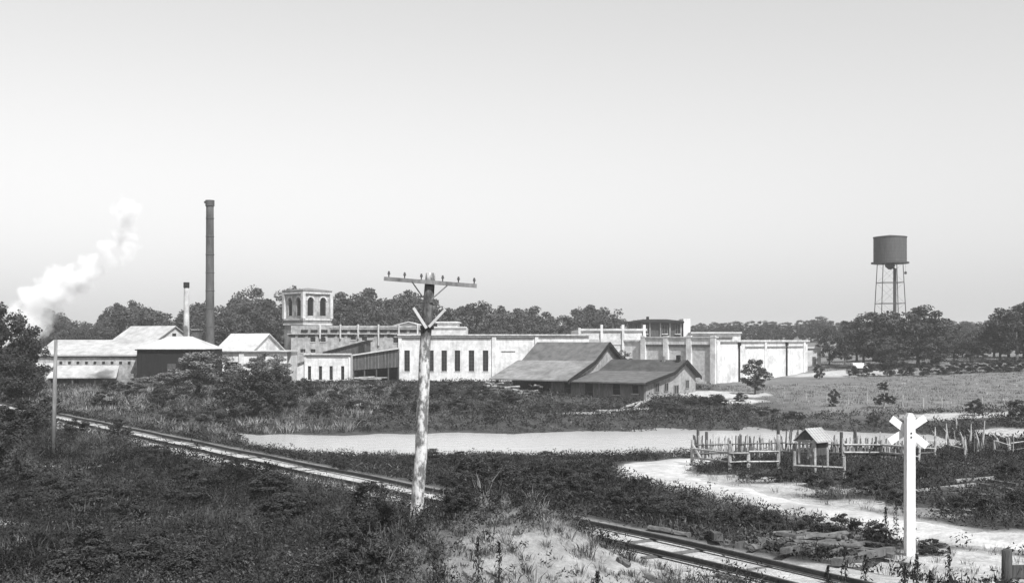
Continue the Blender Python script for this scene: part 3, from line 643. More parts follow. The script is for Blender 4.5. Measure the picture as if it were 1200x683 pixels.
bx('wing', M_brick, t, lx(44), lx(66), -2.2, -.02, -.9, lz(430)); MB().slab([(lx(42.5), -2.5, lz(431)), (lx(67), -2.5, lz(431)), (lx(67), -.02, lz(425)), (lx(42.5), -.02, lz(425))], .15).build('wing_roof', M_tin2, t)

d = 178.0; ox = PX(165, d); g = H(ox, d)
t = thing('gabled_storehouse', 'pale gable-roofed building rising behind the long storehouse', 'building', (ox, d, g), R(-28))
gable_body('wall', M_white2, t, -5.6, 3.8, -.5, 7.5, -.6, lz(398), lz(382)); gable_roof('roof', M_tin2, t, -5.6, 3.8, -.5, 7.5, lz(398), lz(381.5))
bx('gable_vent', M_tar, t, 3.802, 3.84, 3.1, 3.9, lz(394), lz(390.5))
d = 150.0; ox = PX(200, d); g = H(ox, d)
t = thing('boiler_house', 'black boarded boiler house with pale hipped roof at the foot of the chimneys', 'building', (ox, d, g))
bx('wall', M_tar, t, lx(160.5), lx(240), 0, 9, -.8, lz(408.5))
for i in range(17): x = 161 + i * 4.8; bx('batten', M_tar, t, lx(x), lx(x) + .07, -.05, -.003, -.5, lz(409))
e0, e1, r0, r1 = lx(158.5), lx(242), lx(186), lx(214)
MB().add([(e0, -.4, lz(409)), (e1, -.4, lz(409)), (e1, 9.4, lz(409)), (e0, 9.4, lz(409)), (r0, 4.5, lz(394)), (r1, 4.5, lz(394))],
         [(0, 1, 5, 4), (1, 2, 5), (2, 3, 4, 5), (3, 0, 4), (0, 3, 2, 1)]).build('roof', M_tin, t)
bx('eave_board', M_tar, t, e0 + .05, e1 - .05, -.35, -.1, lz(410.5), lz(409.15)); bx('door', M_darkwood, t, lx(196), lx(206), -.08, -.003, -.5, lz(426))
bx('ventilator', M_darkwood, t, lx(226, 156), lx(234, 156), 5.6, 7, lz(409), lz(387, 156)); bx('ventilator_cap', M_wood, t, lx(225, 156), lx(235, 156), 5.4, 7.2, lz(387, 156), lz(385.6, 156))
def chimney(name, label, px, d, y0, y1, w0, w1, m, cap):
    x = PX(px, d); g = H(x, d); t = thing(name, label, 'chimney', (x, d, g)); zt_ = PZ(y0, d) - g; kk = d / F
    pr = [(w0 * kk / 2 * (1 - f) + w1 * kk / 2 * f, -.5 + (zt_ + .5) * f) for f in np.linspace(0, 1, 13)]
    MB().lathe(pr, 20).build('shaft', m, t, True)
    r = w1 * kk / 2; MB().lathe([(r * 1.02, zt_ - .9), (r * 1.22, zt_ - .8), (r * 1.22, zt_ + .02), (r * .8, zt_ + .02)], 20).build('cap', cap, t)
    return t, zt_, r
t, zt_, r = chimney('smokestack', 'very tall dark tapering smokestack beside the boiler house', 246, 158, 235, 445, 11, 8.6, M_iron, M_iron)
for f in np.linspace(.12, .9, 9): rr_ = (11 * (1 - f) + 8.6 * f) * 158 / F / 2; MB().lathe([(rr_ + .005, zt_ * f), (rr_ + .05, zt_ * f + .02), (rr_ + .05, zt_ * f + .12), (rr_ + .005, zt_ * f + .14)], 20).build('hoop', M_iron, t)
bx('bracket', M_iron, t, -r * 1.6, -r * 1.2, -.05, .05, zt_ - .4, zt_ - .1)
chimney('slim_chimney', 'slim pale chimney with a dark cap left of the tall smokestack', 218.5, 172, 331, 430, 8.4, 5.6, M_white2, M_tar)
d = 166.0; ox = PX(278, d); g = H(ox, d)
t = thing('gabled_engine_house', 'pale engine house with low gable just right of the smokestack', 'building', (ox, d, g), R(-32))
gable_body('wall', M_white2, t, -4.2, 3.1, 0, 6.4, -.6, lz(409), lz(391)); gable_roof('roof', M_tin, t, -4.2, 3.1, 0, 6.4, lz(409), lz(390.5), over=.45)
d = 162.0; ox = PX(292, d); g = H(ox, d)
t = thing('white_yard_building', 'low flat-roofed white yard building half hidden by pale bushes', 'building', (ox, d, g))
wall('wall', M_white, t, lx(250), lx(336), -.6, lz(412), [(lx(263), lx(279), -.3, lz(424))]); bx('roof', M_tin, t, lx(248), lx(338), -.5, 8, lz(412), lz(410.6)); bx('rear_block', M_white2, t, lx(250), lx(336), 3.4, 8, -.6, lz(413))
bx('pier', M_white, t, lx(280.5), lx(286), -.25, -.003, -.6, lz(413)); bx('doorway', M_tar, t, lx(262), lx(280), .8, .9, -.4, lz(423))

# ---- small shed under the right-hand trees
d = 178.0; p = GX(1009, d); t = thing('meadow_shed', 'tiny dark shed with a pale roof at the edge of the hill trees', 'shed', p)
bx('wall', M_tar, t, -.9, .9, 0, 1.6, -.2, 1.15); gable_roof('roof', M_tin, t, -.9, .9, 0, 1.6, 1.15, 1.75, over=.2, th=.08); bx('door', M_darkwood, t, -.3, .3, -.05, -.003, 0, 1.0)

# ------------------------------------------------------------------ water tower
d = 232.0; p = GX(1043, d); t = thing('water_tower', 'dark flat-topped water tank on tall thin latticed legs above the trees', 'water tower', p)
kk = d / F; zb = PZ(309, d) - p.z; zt_ = PZ(278.5, d) - p.z; r = 18.6 * kk
MB().lathe([(r * .99, zb + .3), (r, zb + .5), (r, zt_)], 40).build('tank', M_tank, t, False)
MB().lathe([(r * 1.03, zt_ + .003), (r * 1.03, zt_ + .12), (.3, zt_ + .55)], 40).build('lid', M_tank, t)
for f in np.linspace(.1, .95, 7): zz = zb + .5 + (zt_ - zb - .5) * f; MB().lathe([(r + .004, zz), (r + .03, zz), (r + .03, zz + .07), (r + .004, zz + .07)], 40).build('hoop', M_steel, t)
MB().lathe([(r * 1.15, zb), (r * 1.15, zb + .28), (.5, zb + .29)], 40).build('platform', M_steel, t)
MB().lathe([(.35, zb - 1.2), (1.0, zb - .6), (1.0, zb - .002)], 16).build('valve_box', M_steel, t)
legs = []
for sx in (-1, 1):
    for sy in (-1, 1):
        a_ = Vector((sx * r * .88, sy * r * .78, -.3)); b_ = Vector((sx * r * .62, sy * r * .55, zb)); legs.append((a_, b_)); MB().tube(a_, b_, .10, .08, 6).build('leg', M_steel, t)
MB().tube((r * .30, 0, -.3), (r * .30, 0, zb - 1.0), .33, .33, 12).build('riser_pipe', M_steel, t); MB().tube((r * .30, 0, zb - 1.0), (0, 0, zb - .8), .2, .2, 10).build('riser_elbow', M_steel, t)
for f in (.36, .58, .80):
    for i, j in ((0, 1), (1, 3), (3, 2), (2, 0)): MB().tube(legs[i][0].lerp(legs[i][1], f), legs[j][0].lerp(legs[j][1], f), .06, .06, 5).build('girt', M_steel, t)
for f0, f1 in ((.1, .36), (.36, .58), (.58, .80), (.80, 1)):
    for i, j in ((0, 2), (2, 0), (1, 3), (3, 1)): MB().tube(legs[i][0].lerp(legs[i][1], f0), legs[j][0].lerp(legs[j][1], f1), .018, .018, 4).build('tie_rod', M_steel, t)
MB().lathe([(.25, zb - 2.2), (.3, zb - 1.8), (.1, zb - 1.6)], 10, (r * .98, 0)).build('float_gauge', M_steel, t); MB().tube((r * .98, 0, zb - 1.7), (r * .98, 0, zb + .1), .02, .02, 4).build('gauge_chain', M_steel, t)

# ------------------------------------------------------------------ railway
seg = np.diff(TRACK, axis=0); cum = np.concatenate([[0], np.cumsum(np.hypot(seg[:, 0], seg[:, 1]))])
def tk(s_):
    x = np.interp(s_, cum, TRACK[:, 0]); y = np.interp(s_, cum, TRACK[:, 1]); x2 = np.interp(s_ + .5, cum, TRACK[:, 0]); y2 = np.interp(s_ + .5, cum, TRACK[:, 1])
    x1 = np.interp(s_ - .5, cum, TRACK[:, 0]); y1 = np.interp(s_ - .5, cum, TRACK[:, 1]); l = math.hypot(x2 - x1, y2 - y1); return x, y, (x2 - x1) / l, (y2 - y1) / l
t = thing('railway_track', 'single railway track of two dark rails half sunk in pale sand', 'railway track')
prof = [(-.07, 0), (.07, 0), (.07, .02), (.012, .045), (.012, .105), (.037, .115), (.037, .145), (-.037, .145), (-.037, .115), (-.012, .105), (-.012, .045), (-.07, .02)]
for sgn in (-1, 1):
    vs, fs = [], []; n_ = len(prof); S_ = np.arange(2, cum[-1] - 1, 1.0)
    for i, s_ in enumerate(S_):
        x, y, tx, ty = tk(s_)
        for a_, b_ in prof: o_ = sgn * .7175 + a_; vs.append((x - ty * o_, y + tx * o_, 1.935 + b_ + .012 * math.sin(s_ * .7 + sgn)))
        if i:
            for k_ in range(n_): fs.append(((i-1)*n_+k_, (i-1)*n_+(k_+1) % n_, i*n_+(k_+1) % n_, i*n_+k_))
    MB().add(vs, fs).build('rail', M_rail, t)
tie_me = MB().hexa([(-.105, -1.25, -.12), (.105, -1.25, -.12), (.105, 1.25, -.12), (-.105, 1.25, -.12)], [(-.1, -1.24, .05), (.1, -1.24, .05), (.1, 1.24, .05), (-.1, 1.24, .05)]).build('tie', M_tie); tm_ = tie_me.data; bpy.data.objects.remove(tie_me)
s_ = 22.0
while s_ < cum[-1] - 1:
    x, y, tx, ty = tk(s_); inst('tie', tm_, t, (x, y, (1.868 if random.random() < .3 else 1.80) + random.uniform(-.05, .012)), (0, 0, math.atan2(ty, tx) + random.uniform(-.03, .03)), (1, random.uniform(.93, 1.06), 1)); s_ += random.uniform(.56, .66)

# ------------------------------------------------------------------ telegraph pole
pm_ = bpy.data.materials.new('mottled_pole'); pm_.use_nodes = True; nt = pm_.node_tree; N = nt.nodes; L = nt.links; b = N['Principled BSDF']; b.inputs['Roughness'].default_value = .95
tc = N.new('ShaderNodeTexCoord'); mp = N.new('ShaderNodeMapping'); mp.inputs['Scale'].default_value = (3.2, 3.2, 1.5); L.new(tc.outputs['Object'], mp.inputs[0])
n1 = N.new('ShaderNodeTexNoise'); n1.inputs['Scale'].default_value = 1.6; n1.inputs['Detail'].default_value = 7; n1.inputs['Roughness'].default_value = .7; L.new(mp.outputs[0], n1.inputs['Vector'])
sx_ = N.new('ShaderNodeSeparateXYZ'); L.new(tc.outputs['Object'], sx_.inputs[0])
def ramp(src, lo, hi, a_, b_):
    m = N.new('ShaderNodeMapRange'); 
    for k_, q in zip(('From Min', 'From Max', 'To Min', 'To Max'), (lo, hi, a_, b_)): m.inputs[k_].default_value = q
    L.new(src, m.inputs['Value']); return m.outputs[0]
tar = mth('MULTIPLY', ramp(mth('ADD', sx_.outputs['Z'], mth('MULTIPLY', n1.outputs['Fac'], .6)), 5.75, 5.95, 0, 1), ramp(sx_.outputs['Z'], 7.1, 7.3, 1, 0))   # tarred section below the arm
wood = mth('MULTIPLY', ramp(n1.outputs['Fac'], .44, .56, .13, .62), ramp(sx_.outputs['Z'], 0, 2.0, .85, 1))
col = mixv(tar, wood, ramp(n1.outputs['Fac'], .4, .62, .03, .16))
L.new(col, b.inputs['Base Color'])
bp = N.new('ShaderNodeBump'); bp.inputs['Strength'].default_value = .8; bp.inputs['Distance'].default_value = .05; L.new(n1.outputs['Fac'], bp.inputs['Height']); L.new(bp.outputs[0], b.inputs['Normal'])
d = 30.0; p = GX(485, d); zt_ = PZ(320, d); kk = d / F
t = thing('telegraph_pole', 'leaning mottled telegraph pole with one crossarm beside the sandy mound', 'utility pole', p)
hh = zt_ - p.z; lean = Vector((PX(505.5, d) - p.x, 0, hh)); 
mb = MB(); n_ = 14; ring = []
for i in range(25):
    f = i / 24; c_ = lean * (f * 1.0) + Vector((.035 * math.sin(f * 6), .03 * math.cos(f * 5), 0)); r_ = (.185 * (1 - f) + .135 * f)
    if i == 0: c_ = lean * -.06; r_ = .2
    ring.append([c_ + Vector((math.cos(2 * math.pi * k_ / n_) * r_ * (1 + .06 * math.sin(k_ * 2.3 + i)), math.sin(2 * math.pi * k_ / n_) * r_, 0)) for k_ in range(n_)])
mb.add([v for r_ in ring for v in r_], [(i*n_+k_, i*n_+(k_+1) % n_, (i+1)*n_+(k_+1) % n_, (i+1)*n_+k_) for i in range(24) for k_ in range(n_)] + [tuple(range(24*n_, 25*n_))])
mb.build('pole', pm_, t, True)
dirv = lean.normalized(); arm = Vector((dirv.z, 0, -dirv.x)); q = Vector((0, -1, 0))
def PP(px, py, y): return Vector((PX(px, d) - p.x, y, PZ(py, d) - p.z))
def beam(a_, b_, w, h_):      # rectangular bar from a to b
    ax = (b_ - a_).normalized(); yv = Vector((0, 1, 0)); zv = ax.cross(yv).normalized(); yv = zv.cross(ax)
    B = [yv * (s1 * w / 2) + zv * (s2 * h_ / 2) for s1, s2 in ((-1, -1), (1, -1), (1, 1), (-1, 1))]
    return MB().add([a_ + v for v in B] + [b_ + v for v in B], [(0, 1, 2, 3), (7, 6, 5, 4)] + [(i, i + 4, (i + 1) % 4 + 4, (i + 1) % 4) for i in range(4)])
a1, a2 = PP(451, 327, -.2), PP(559, 335.5, -.2)
arm_o = beam(a1, a2, .09, .105).build('crossarm', M_wood, t)
for f in (.05, .22, .40, .63, .80, .97):
    c_ = a1.lerp(a2, f); 
    pin = MB().tube(c_ + dirv * .05, c_ + dirv * .17, .018, .018, 6).build('insulator_pin', M_darkwood, arm_o)
    MB().lathe([(.02, 0), (.055, .01), (.05, .06), (.035, .075), (.042, .1), (.02, .135)], 10).build('insulator', M_iron, arm_o).matrix_local = Matrix.Translation(c_ + dirv * .12) @ Matrix.Scale(.72, 4)
beam(PP(484, 331, -.28), PP(496.5, 349, -.22), .02, .035).build('arm_brace', M_steel, t); beam(PP(525, 335, -.28), PP(506.5, 351, -.22), .02, .035).build('arm_brace', M_wood, t)
beam(PP(486, 361, -.34), PP(500.5, 384.5, -.22), .05, .07).build('strut', M_trim, t); beam(PP(522.5, 363, -.34), PP(503.5, 383, -.22), .05, .07).build('strut', M_trim, t)
MB().lathe([(.17, 0), (.19, .02), (.19, .1), (.17, .12)], 12).build('iron_band', M_steel, t).location = PP(500.5, 386, 0)

g0 = G(62, 540); d2 = g0.y
t = thing('plain_pole', 'plain slim weathered pole standing among the weeds before the storehouse', 'utility pole', g0)
MB().tube((0, 0, -.4), (PX(65.5, d2) - g0.x, 0, PZ(398, d2) - g0.z), .13, .085, 10).build('pole', M_wood, t, True)
MB().lathe([(.02, 0), (.05, .01), (.04, .09), (.015, .12)], 8).build('insulator', M_iron, t).location = (PX(65.5, d2) - g0.x, 0, PZ(398, d2) - g0.z)

# ------------------------------------------------------------------ railway crossing sign
p = G(1066, 651); d = p.y; kk = d / F
t = thing('crossing_sign', 'white painted railway crossbuck sign on a stout square post by the road', 'sign', p, R(4))
ht = PZ(484, d) - p.z; w_ = 5.4 * kk
MB().add([(-w_, -w_ * .8, -.4), (w_, -w_ * .8, -.4), (w_, w_ * .8, -.4), (-w_, w_ * .8, -.4), (-w_ * .94, -w_ * .8, ht - .14), (w_ * .94, -w_ * .8, ht - .14), (w_ * .94, w_ * .8, ht - .14), (-w_ * .94, w_ * .8, ht - .14),
          (-w_ * .45, -w_ * .6, ht), (w_ * .45, -w_ * .6, ht), (w_ * .45, w_ * .6, ht), (-w_ * .45, w_ * .6, ht)],
         [(0, 3, 2, 1), (0, 1, 5, 4), (1, 2, 6, 5), (2, 3, 7, 6), (3, 0, 4, 7), (4, 5, 9, 8), (5, 6, 10, 9), (6, 7, 11, 10), (7, 4, 8, 11), (8, 9, 10, 11)]).build('post', M_sign, t)
zc_ = PZ(507, d) - p.z
def blade(xa, za, xb, zb_, y): return beam(Vector((PX(xa, d) - p.x, y, PZ(za, d) - p.z)), Vector((PX(xb, d) - p.x, y, PZ(zb_, d) - p.z)), .035, 8.5 * kk).build('blade', M_sign, t)
b1 = blade(1046, 490.5, 1089, 523, w_ * .8 + .02); b2 = blade(1088, 490, 1044.5, 518, w_ * .8 + .06)
for bz in (.0, .12): MB().lathe([(.02, 0), (.03, .01), (.02, .02)], 8).build('bolt', M_steel, t).matrix_local = Matrix.Translation((0, -w_ * .8, zc_ - bz)) @ Matrix.Rotation(R(90), 4, 'X')

# ------------------------------------------------------------------ cattle pen: post-and-rail fence, paling fence, roofed gate
def stick(name, a_, b_, r0, r1, m, parent, n=6): return MB().tube(a_, b_, r0, r1, n).build(name, m, parent)
pen = thing('rail_fence', 'weathered post-and-rail fence on the road bank with one leaning brace', 'fence')
posts = [(811, 545, 30), (855, 552, 32), (877, 551, 20), (912, 549, 40)]
pp = []
for px, py, hp in posts:
    g0 = G(px, py); kk = g0.y / F; pp.append(g0); stick('post', g0 - Vector((0, 0, .3)), g0 + Vector((random.uniform(-.05, .05), 0, hp * kk)), .11, .09, M_fencewood, pen)
for (i, j) in ((0, 1), (1, 2), (2, 3)):
    for hz_ in (.45, .95): stick('rail', pp[i] + Vector((0, -.08, hz_ + random.uniform(-.05, .05))), pp[j] + Vector((0, -.08, hz_ + random.uniform(-.08, .05))), .06, .05, M_fencewood, pen, 5)
kk = pp[0].y / F; stick('brace', pp[0] + Vector((0, -.1, 25 * kk)), pp[0] + Vector((13 * kk, -.3, 2 * kk)), .07, .07, M_fencewood, pen)
pal = thing('paling_fence', 'ragged picket fence of uneven split palings along the pond side of the pen', 'fence')
A_, B_ = G(812, 538), G(920, 536); E_ = G(1062, 541)
for P0, P1, n_ in ((A_, B_, 66), (B_, E_, 84)):
    for i in range(n_):
        q = P0.lerp(P1, i / n_); q.x += random.uniform(-.03, .03); q.z = H(q.x, q.y); hp = random.uniform(.85, 1.5) * (1.2 if random.random() < .1 else 1)
        o = MB().hexa([(-.05, -.015, -.2), (.05, -.015, -.2), (.05, .015, -.2), (-.05, .015, -.2)], [(-.04, -.012, hp), (.03, -.012, hp + .05), (.03, .012, hp + .05), (-.04, .012, hp)]).build('paling', random.choice((M_fencewood, M_tie, M_darkwood, M_timber)), pal)
        o.location = q; o.rotation_euler = (random.uniform(-.06, .06), random.uniform(-.12, .12), random.uniform(-.4, .4))
    for hz_ in (.35, .85): stick('rail', P0 + Vector((0, -.04, hz_)), P1 + Vector((0, -.04, hz_ + .05)), .04, .04, M_tie, pal, 5)
for px, py, hp in ((818, 536, 33), (828, 536, 30), (912, 536, 42), (986, 536, 30), (1002, 537, 34)):
    g0 = G(px, py); stick('post', g0 - Vector((0, 0, .3)), g0 + Vector((0, 0, hp * g0.y / F)), .12, .09, M_darkwood, pal)
# roofed gate
p = G(953, 554); d = p.y; kk = d / F
t = thing('roofed_gateway', 'small open gateway shelter with a pale pitched roof in the pen fence', 'shelter', p, R(-52))
hp = 40 * kk; a_, b_ = 13.5 * kk, 12 * kk
for sx in (-1, 1):
    for sy in (-1, 1): stick('post', Vector((sx * a_ * .85, sy * b_, -.3)), Vector((sx * a_ * .8, sy * b_ * .95, hp)), .075, .065, M_fencewood, t)
gable_roof_pts = []
rt = hp + 13 * kk
for s_ in (-1, 1):
    sl = MB().slab([(s_ * a_ * 1.25, -b_ * 1.3, hp - .08), (0, -b_ * 1.3, rt), (0, b_ * 1.3, rt), (s_ * a_ * 1.25, b_ * 1.3, hp - .08)] if s_ < 0 else [(0, -b_ * 1.3, rt), (s_ * a_ * 1.25, -b_ * 1.3, hp - .08), (s_ * a_ * 1.25, b_ * 1.3, hp - .08), (0, b_ * 1.3, rt)], .05).build('roof', M_tin2, t)
    for i in range(6):
        y = -b_ * 1.3 + b_ * 2.6 * (i + .5) / 6
        MB().add([(s_ * a_ * 1.27, y - .02, hp - .07), (s_ * a_ * 1.27, y + .02, hp - .07), (0, y + .02, rt + .03), (0, y - .02, rt + .03)], [(0, 1, 2, 3)] ).build('roof_batten', M_wood, sl)
MB().add([(-a_ * 1.1, -b_ * 1.22, hp), (a_ * 1.1, -b_ * 1.22, hp), (0, -b_ * 1.22, rt - .08), (-a_ * 1.1, -b_ * 1.22 + .04, hp), (a_ * 1.1, -b_ * 1.22 + .04, hp), (0, -b_ * 1.22 + .04, rt - .08)], [(0, 1, 2), (5, 4, 3), (0, 3, 4, 1), (1, 4, 5, 2), (2, 5, 3, 0)]).build('gable_board', M_darkwood, t)
bx('side_board', M_darkwood, t, a_ * .8, a_ * .84, -b_, b_, hp * .55, hp)
bx('crossbeam', M_fencewood, t, -a_, a_, -b_ * 1.05, -b_ * .95, hp - .16, hp - .04)
beam(Vector((-a_ * .2, -b_, hp * .95)), Vector((a_ * .5, -b_, hp * .5)), .04, .12).build('brace', M_fencewood, t); beam(Vector((a_ * .75, -b_ * 1.04, hp * .9)), Vector((a_ * .1, -b_ * 1.04, hp * .45)), .04, .12).build('brace', M_fencewood, t)
t = thing('pen_front_rails', 'low pale rails and stubby posts before the roofed gateway', 'fence')
qs = [G(*v) for v in ((931, 557), (989, 560), (988, 540), (1031, 540), (1062, 543))]
for q, hh_ in zip(qs, (1.2, 1.0, 1.3, 1.2, 1.3)): stick('post', q - Vector((0, 0, .3)), q + Vector((0, 0, hh_)), .09, .08, M_fencewood, t)
for i, j, z_ in ((0, 1, .5), (2, 3, .5), (2, 3, .95), (3, 4, .5), (3, 4, .95)): stick('rail', qs[i] + Vector((0, -.1, z_)), qs[j] + Vector((0, -.1, z_)), .07, .06, M_fencewood, t, 5)

t = thing('tumbledown_fence', 'tumbledown tangle of grey posts and rails running from the pen towards the marsh', 'fence'); prev = None
for i, px in enumerate((1058, 1076, 1095, 1112, 1131, 1148, 1166, 1184, 1204)):
    q = G(px, 541 - i * 1.2 + random.uniform(-2, 2)); hp = random.uniform(.8, 1.5); tp = Vector((random.uniform(-.2, .2), 0, hp)); stick('post', q - Vector((0, 0, .3)), q + tp, .08, .06, random.choice((M_fencewood, M_tie)), t)
    if prev is not None:
        for z_ in (.4, .8):
            if random.random() < .8: stick('rail', prev + Vector((0, -.08, z_ + random.uniform(-.25, .15))), q + Vector((0, -.08, z_ + random.uniform(-.25, .15))), .05, .04, random.choice((M_fencewood, M_tie)), t, 5)
    prev = q
for i in range(26):
    q = G(random.uniform(1062, 1190), random.uniform(524, 536)); stick('stake', q - Vector((0, 0, .2)), q + Vector((random.uniform(-.25, .25), 0, random.uniform(.6, 1.4))), .04, .025, random.choice((M_fencewood, M_tie, M_darkwood)), t, 5)
# wire fence on the meadow
wf = thing('wire_fence', 'line of small whitish posts with thin wire at the foot of the meadow', 'fence'); prev = None
for px, py in ((920, 470), (945, 471), (969, 472), (994, 474), (1016, 474), (1037, 475), (1058, 476), (1082, 478), (1104, 478), (1128, 478), (1151, 479), (1177, 481), (1204, 482)):
    g0 = G(px, py); hp = random.uniform(.9, 1.25); stick('post', g0 - Vector((0, 0, .3)), g0 + Vector((random.uniform(-.06, .06), 0, hp)), .06, .05, M_fencewood, wf)
    if prev is not None:
        for z_ in (.4, .75): stick('wire', prev + Vector((0, 0, z_)), g0 + Vector((0, 0, z_)), .006, .006, M_steel, wf, 4)
    prev = g0
# stout dark post with a board at the lower right
p = G(1180, 690); kk = p.y / F
t = thing('fence_corner_post', 'stout dark weathered post with a dark plank beside the sandy road', 'post', p, R(5))
MB().lathe([(.14, -.3), (.135, .3), (.125, 45 * kk), (.09, 47 * kk)], 12).build('post', M_darkwood, t, True); bx('plank', M_darkwood, t, .15, 1.8, -.03, .03, .25, .62)

# ------------------------------------------------------------------ old timbers
def timber(a_, b_, w, h_, m, label, name='old_timber', dz=0.0, group=None):
    m8 = 8 if random.random() < .6 and name == 'old_timber' else 4; A = G(*a_); B = G(*b_); A = A + Vector((0, 0, h_ * .4 + dz)); B = B + Vector((0, 0, h_ * .4 + dz)); Lb = (B - A).length; mb = MB(); n_ = 7; vs = []
    for i in range(n_):
        f = i / (n_ - 1); j = random.uniform(-.02, .02)
        for s1, s2 in (((-1, -1), (1, -1), (1, 1), (-1, 1)) if m8 == 4 else [(1.15 * math.cos(q_ * math.pi / 4), 1.15 * math.sin(q_ * math.pi / 4)) for q_ in range(8)]): vs.append((f * Lb - Lb / 2 + random.uniform(-.03, .03), s1 * w / 2 * random.uniform(.8, 1.15) + j * 1.5, s2 * h_ / 2 * random.uniform(.78, 1.15) + j))
    mb.add(vs, [(i*m8+k_, i*m8+(k_+1) % m8, (i+1)*m8+(k_+1) % m8, (i+1)*m8+k_) for i in range(n_ - 1) for k_ in range(m8)] + [tuple(range(m8 - 1, -1, -1)), tuple(range(m8*n_-m8, m8*n_))])
    o = mb.build(name, m); o.location = (A + B) / 2; o.rotation_euler = (B - A).to_track_quat('X', 'Z').to_euler()
    return tag(o, label, 'timber', group)
pile = 'old timbers dumped beside the track'
LB = 'old grey timber in the heap dumped between track and road'
for i in range(48):
    px = random.uniform(872, 1034); py = 634 + (px - 850) * .085 + random.uniform(-8, 9); dx = random.uniform(16, 40); tl = random.choice((-.25, -.1, .05, .12, .2))
    w = random.uniform(.12, .24); timber((px - dx, py - dx * tl), (px + dx, py + dx * tl), w, w * random.uniform(.6, 1), random.choice((M_timber, M_tie, M_tie, M_darkwood)), LB, dz=.45 * random.random() * max(0, 1 - abs(px - 965) / 75), group=pile)
timber((815, 626), (843, 640), .24, .2, M_darkwood, 'thick dark squared timber lying askew at the head of the timber heap', dz=.15)
timber((760, 622), (808, 629), .2, .16, M_tie, 'dark slender timber lying in weeds along the far rail')
timber((640, 604), (662, 609), .2, .14, M_tie, 'stub of dark timber where the track meets the mound')
for a_, b_ in (((755, 678), (800, 690)), ((840, 676), (872, 684)), ((724, 658), (738, 665))): timber(a_, b_, .14, .1, M_tie, 'dark old stick lying on the sand before the near rail', 'old_stick', group='sticks on the sand')
for a_, b_, w in (((1072, 579), (1142, 571), .12), ((1090, 583), (1178, 586), .16), ((1150, 573), (1188, 580), .18), ((1120, 567), (1165, 563), .13), ((1100, 576), (1150, 580), .15), ((1160, 567), (1192, 573), .14)):
    timber(a_, b_, w, w, random.choice((M_timber, M_tie)), 'fallen bleached log lying in dark weeds behind the crossing sign', 'fallen_log', .1, 'fallen logs behind the sign')
for a_, b_ in (((745, 478), (762, 470)), ((752, 474), (742, 482)), ((700, 484), (760, 481)), ((728, 481), (752, 473)), ((660, 487), (715, 486))):
    timber(a_, b_, .2, .2, M_fencewood, 'pale driftwood pole at the water edge below the warehouse', 'driftwood', .15, 'driftwood on the far bank')
for px, py, hp, ln in ((1146, 532, 28, -3), (1150, 527, 34, 4), (1136, 522, 26, 2), (1128, 524, 18, -3), (1108, 520, 24, 1), (1172, 525, 20, -12), (1094, 520, 20, 2), (1120, 505, 18, 0)):
    g0 = G(px, py); kk = g0.y / F; o = MB(); mid = Vector((ln * kk * .4 + .08, 0, hp * kk * .55)); top = Vector((ln * kk, 0, hp * kk))
    o.tube((0, 0, -.2), mid, .10, .07, 7).tube(mid, top, .07, .03, 7).tube(mid, mid + Vector((-.25, .05, .35)), .035, .012, 5)
    o = o.build('dead_snag', M_fencewood); o.location = g0; tag(o, 'thin bleached dead snag standing in the marsh behind the crossing sign', 'dead tree', 'snags in the marsh')

# ------------------------------------------------------------------ trees
def skyline(px): return np.interp(px, [-40, 0, 40, 60, 100, 130, 160, 185, 205, 230, 280, 310, 325, 395, 425, 450, 480, 520, 560, 600, 640, 690, 725, 740, 800, 830, 870, 920, 960, 1000, 1040],
                                       [372, 372, 370, 364, 366, 358, 350, 352, 372, 352, 342, 336, 338, 343, 340, 346, 344, 354, 352, 357, 363, 357, 362, 372, 377, 377, 381, 375, 371, 372, 378])
WOOD_L = 'dark broadleaf tree in the ridge wood %s'
px = -30.0
while px < 760:
    for row, dd in enumerate((248, 232, 268)):
        q = px + random.uniform(-9, 9) + row * 8; d = dd + random.uniform(-6, 6); g0 = GX(q, d)
        if row == 1 and 325 < q < 395: continue
        top = skyline(q) + random.uniform(-6, 12) + (10 if row == 1 else 0); h = max(7, PZ(top, d) - g0.z); 
        tree('wood_tree', WOOD_L % next(n_ for lim, n_ in ((60, 'above the dark edge trees'), (150, 'behind the long storehouse roof'), (215, 'behind the gabled storehouse'), (330, 'between smokestack and belfry tower'), (460, 'just right of the belfry tower'), (560, 'behind the stepped monitor house'), (680, 'behind the white hall'), (9999, 'behind the stepped parapet block')) if q < lim), 'tree', g0, h, h * random.uniform(.75, 1.25), random.choice(ROUND + VASE + (TALL if random.random() < .35 else [])), 'trees of the wood behind the mill', .2)
    px += 24 + random.uniform(-3, 3)
px = 790.0
while px < 1300:
    for row, dd in enumerate((330, 370)):
        q = px + random.uniform(-8, 8); d = dd + random.uniform(-12, 12); g0 = GX(q, d); h = max(6, PZ(skyline(q) + random.uniform(-2, 7) + 3 * (1 - row), d) - g0.z)
        tree('far_tree', 'hazy tree of the distant wood beyond the right end of the mill', 'tree', g0, h, h * random.uniform(1.1, 1.7), random.choice(ROUND + VASE), 'trees of the distant wood', .2)
    px += 11
HT = 'dark leafy tree in the row atop the meadow, %s'
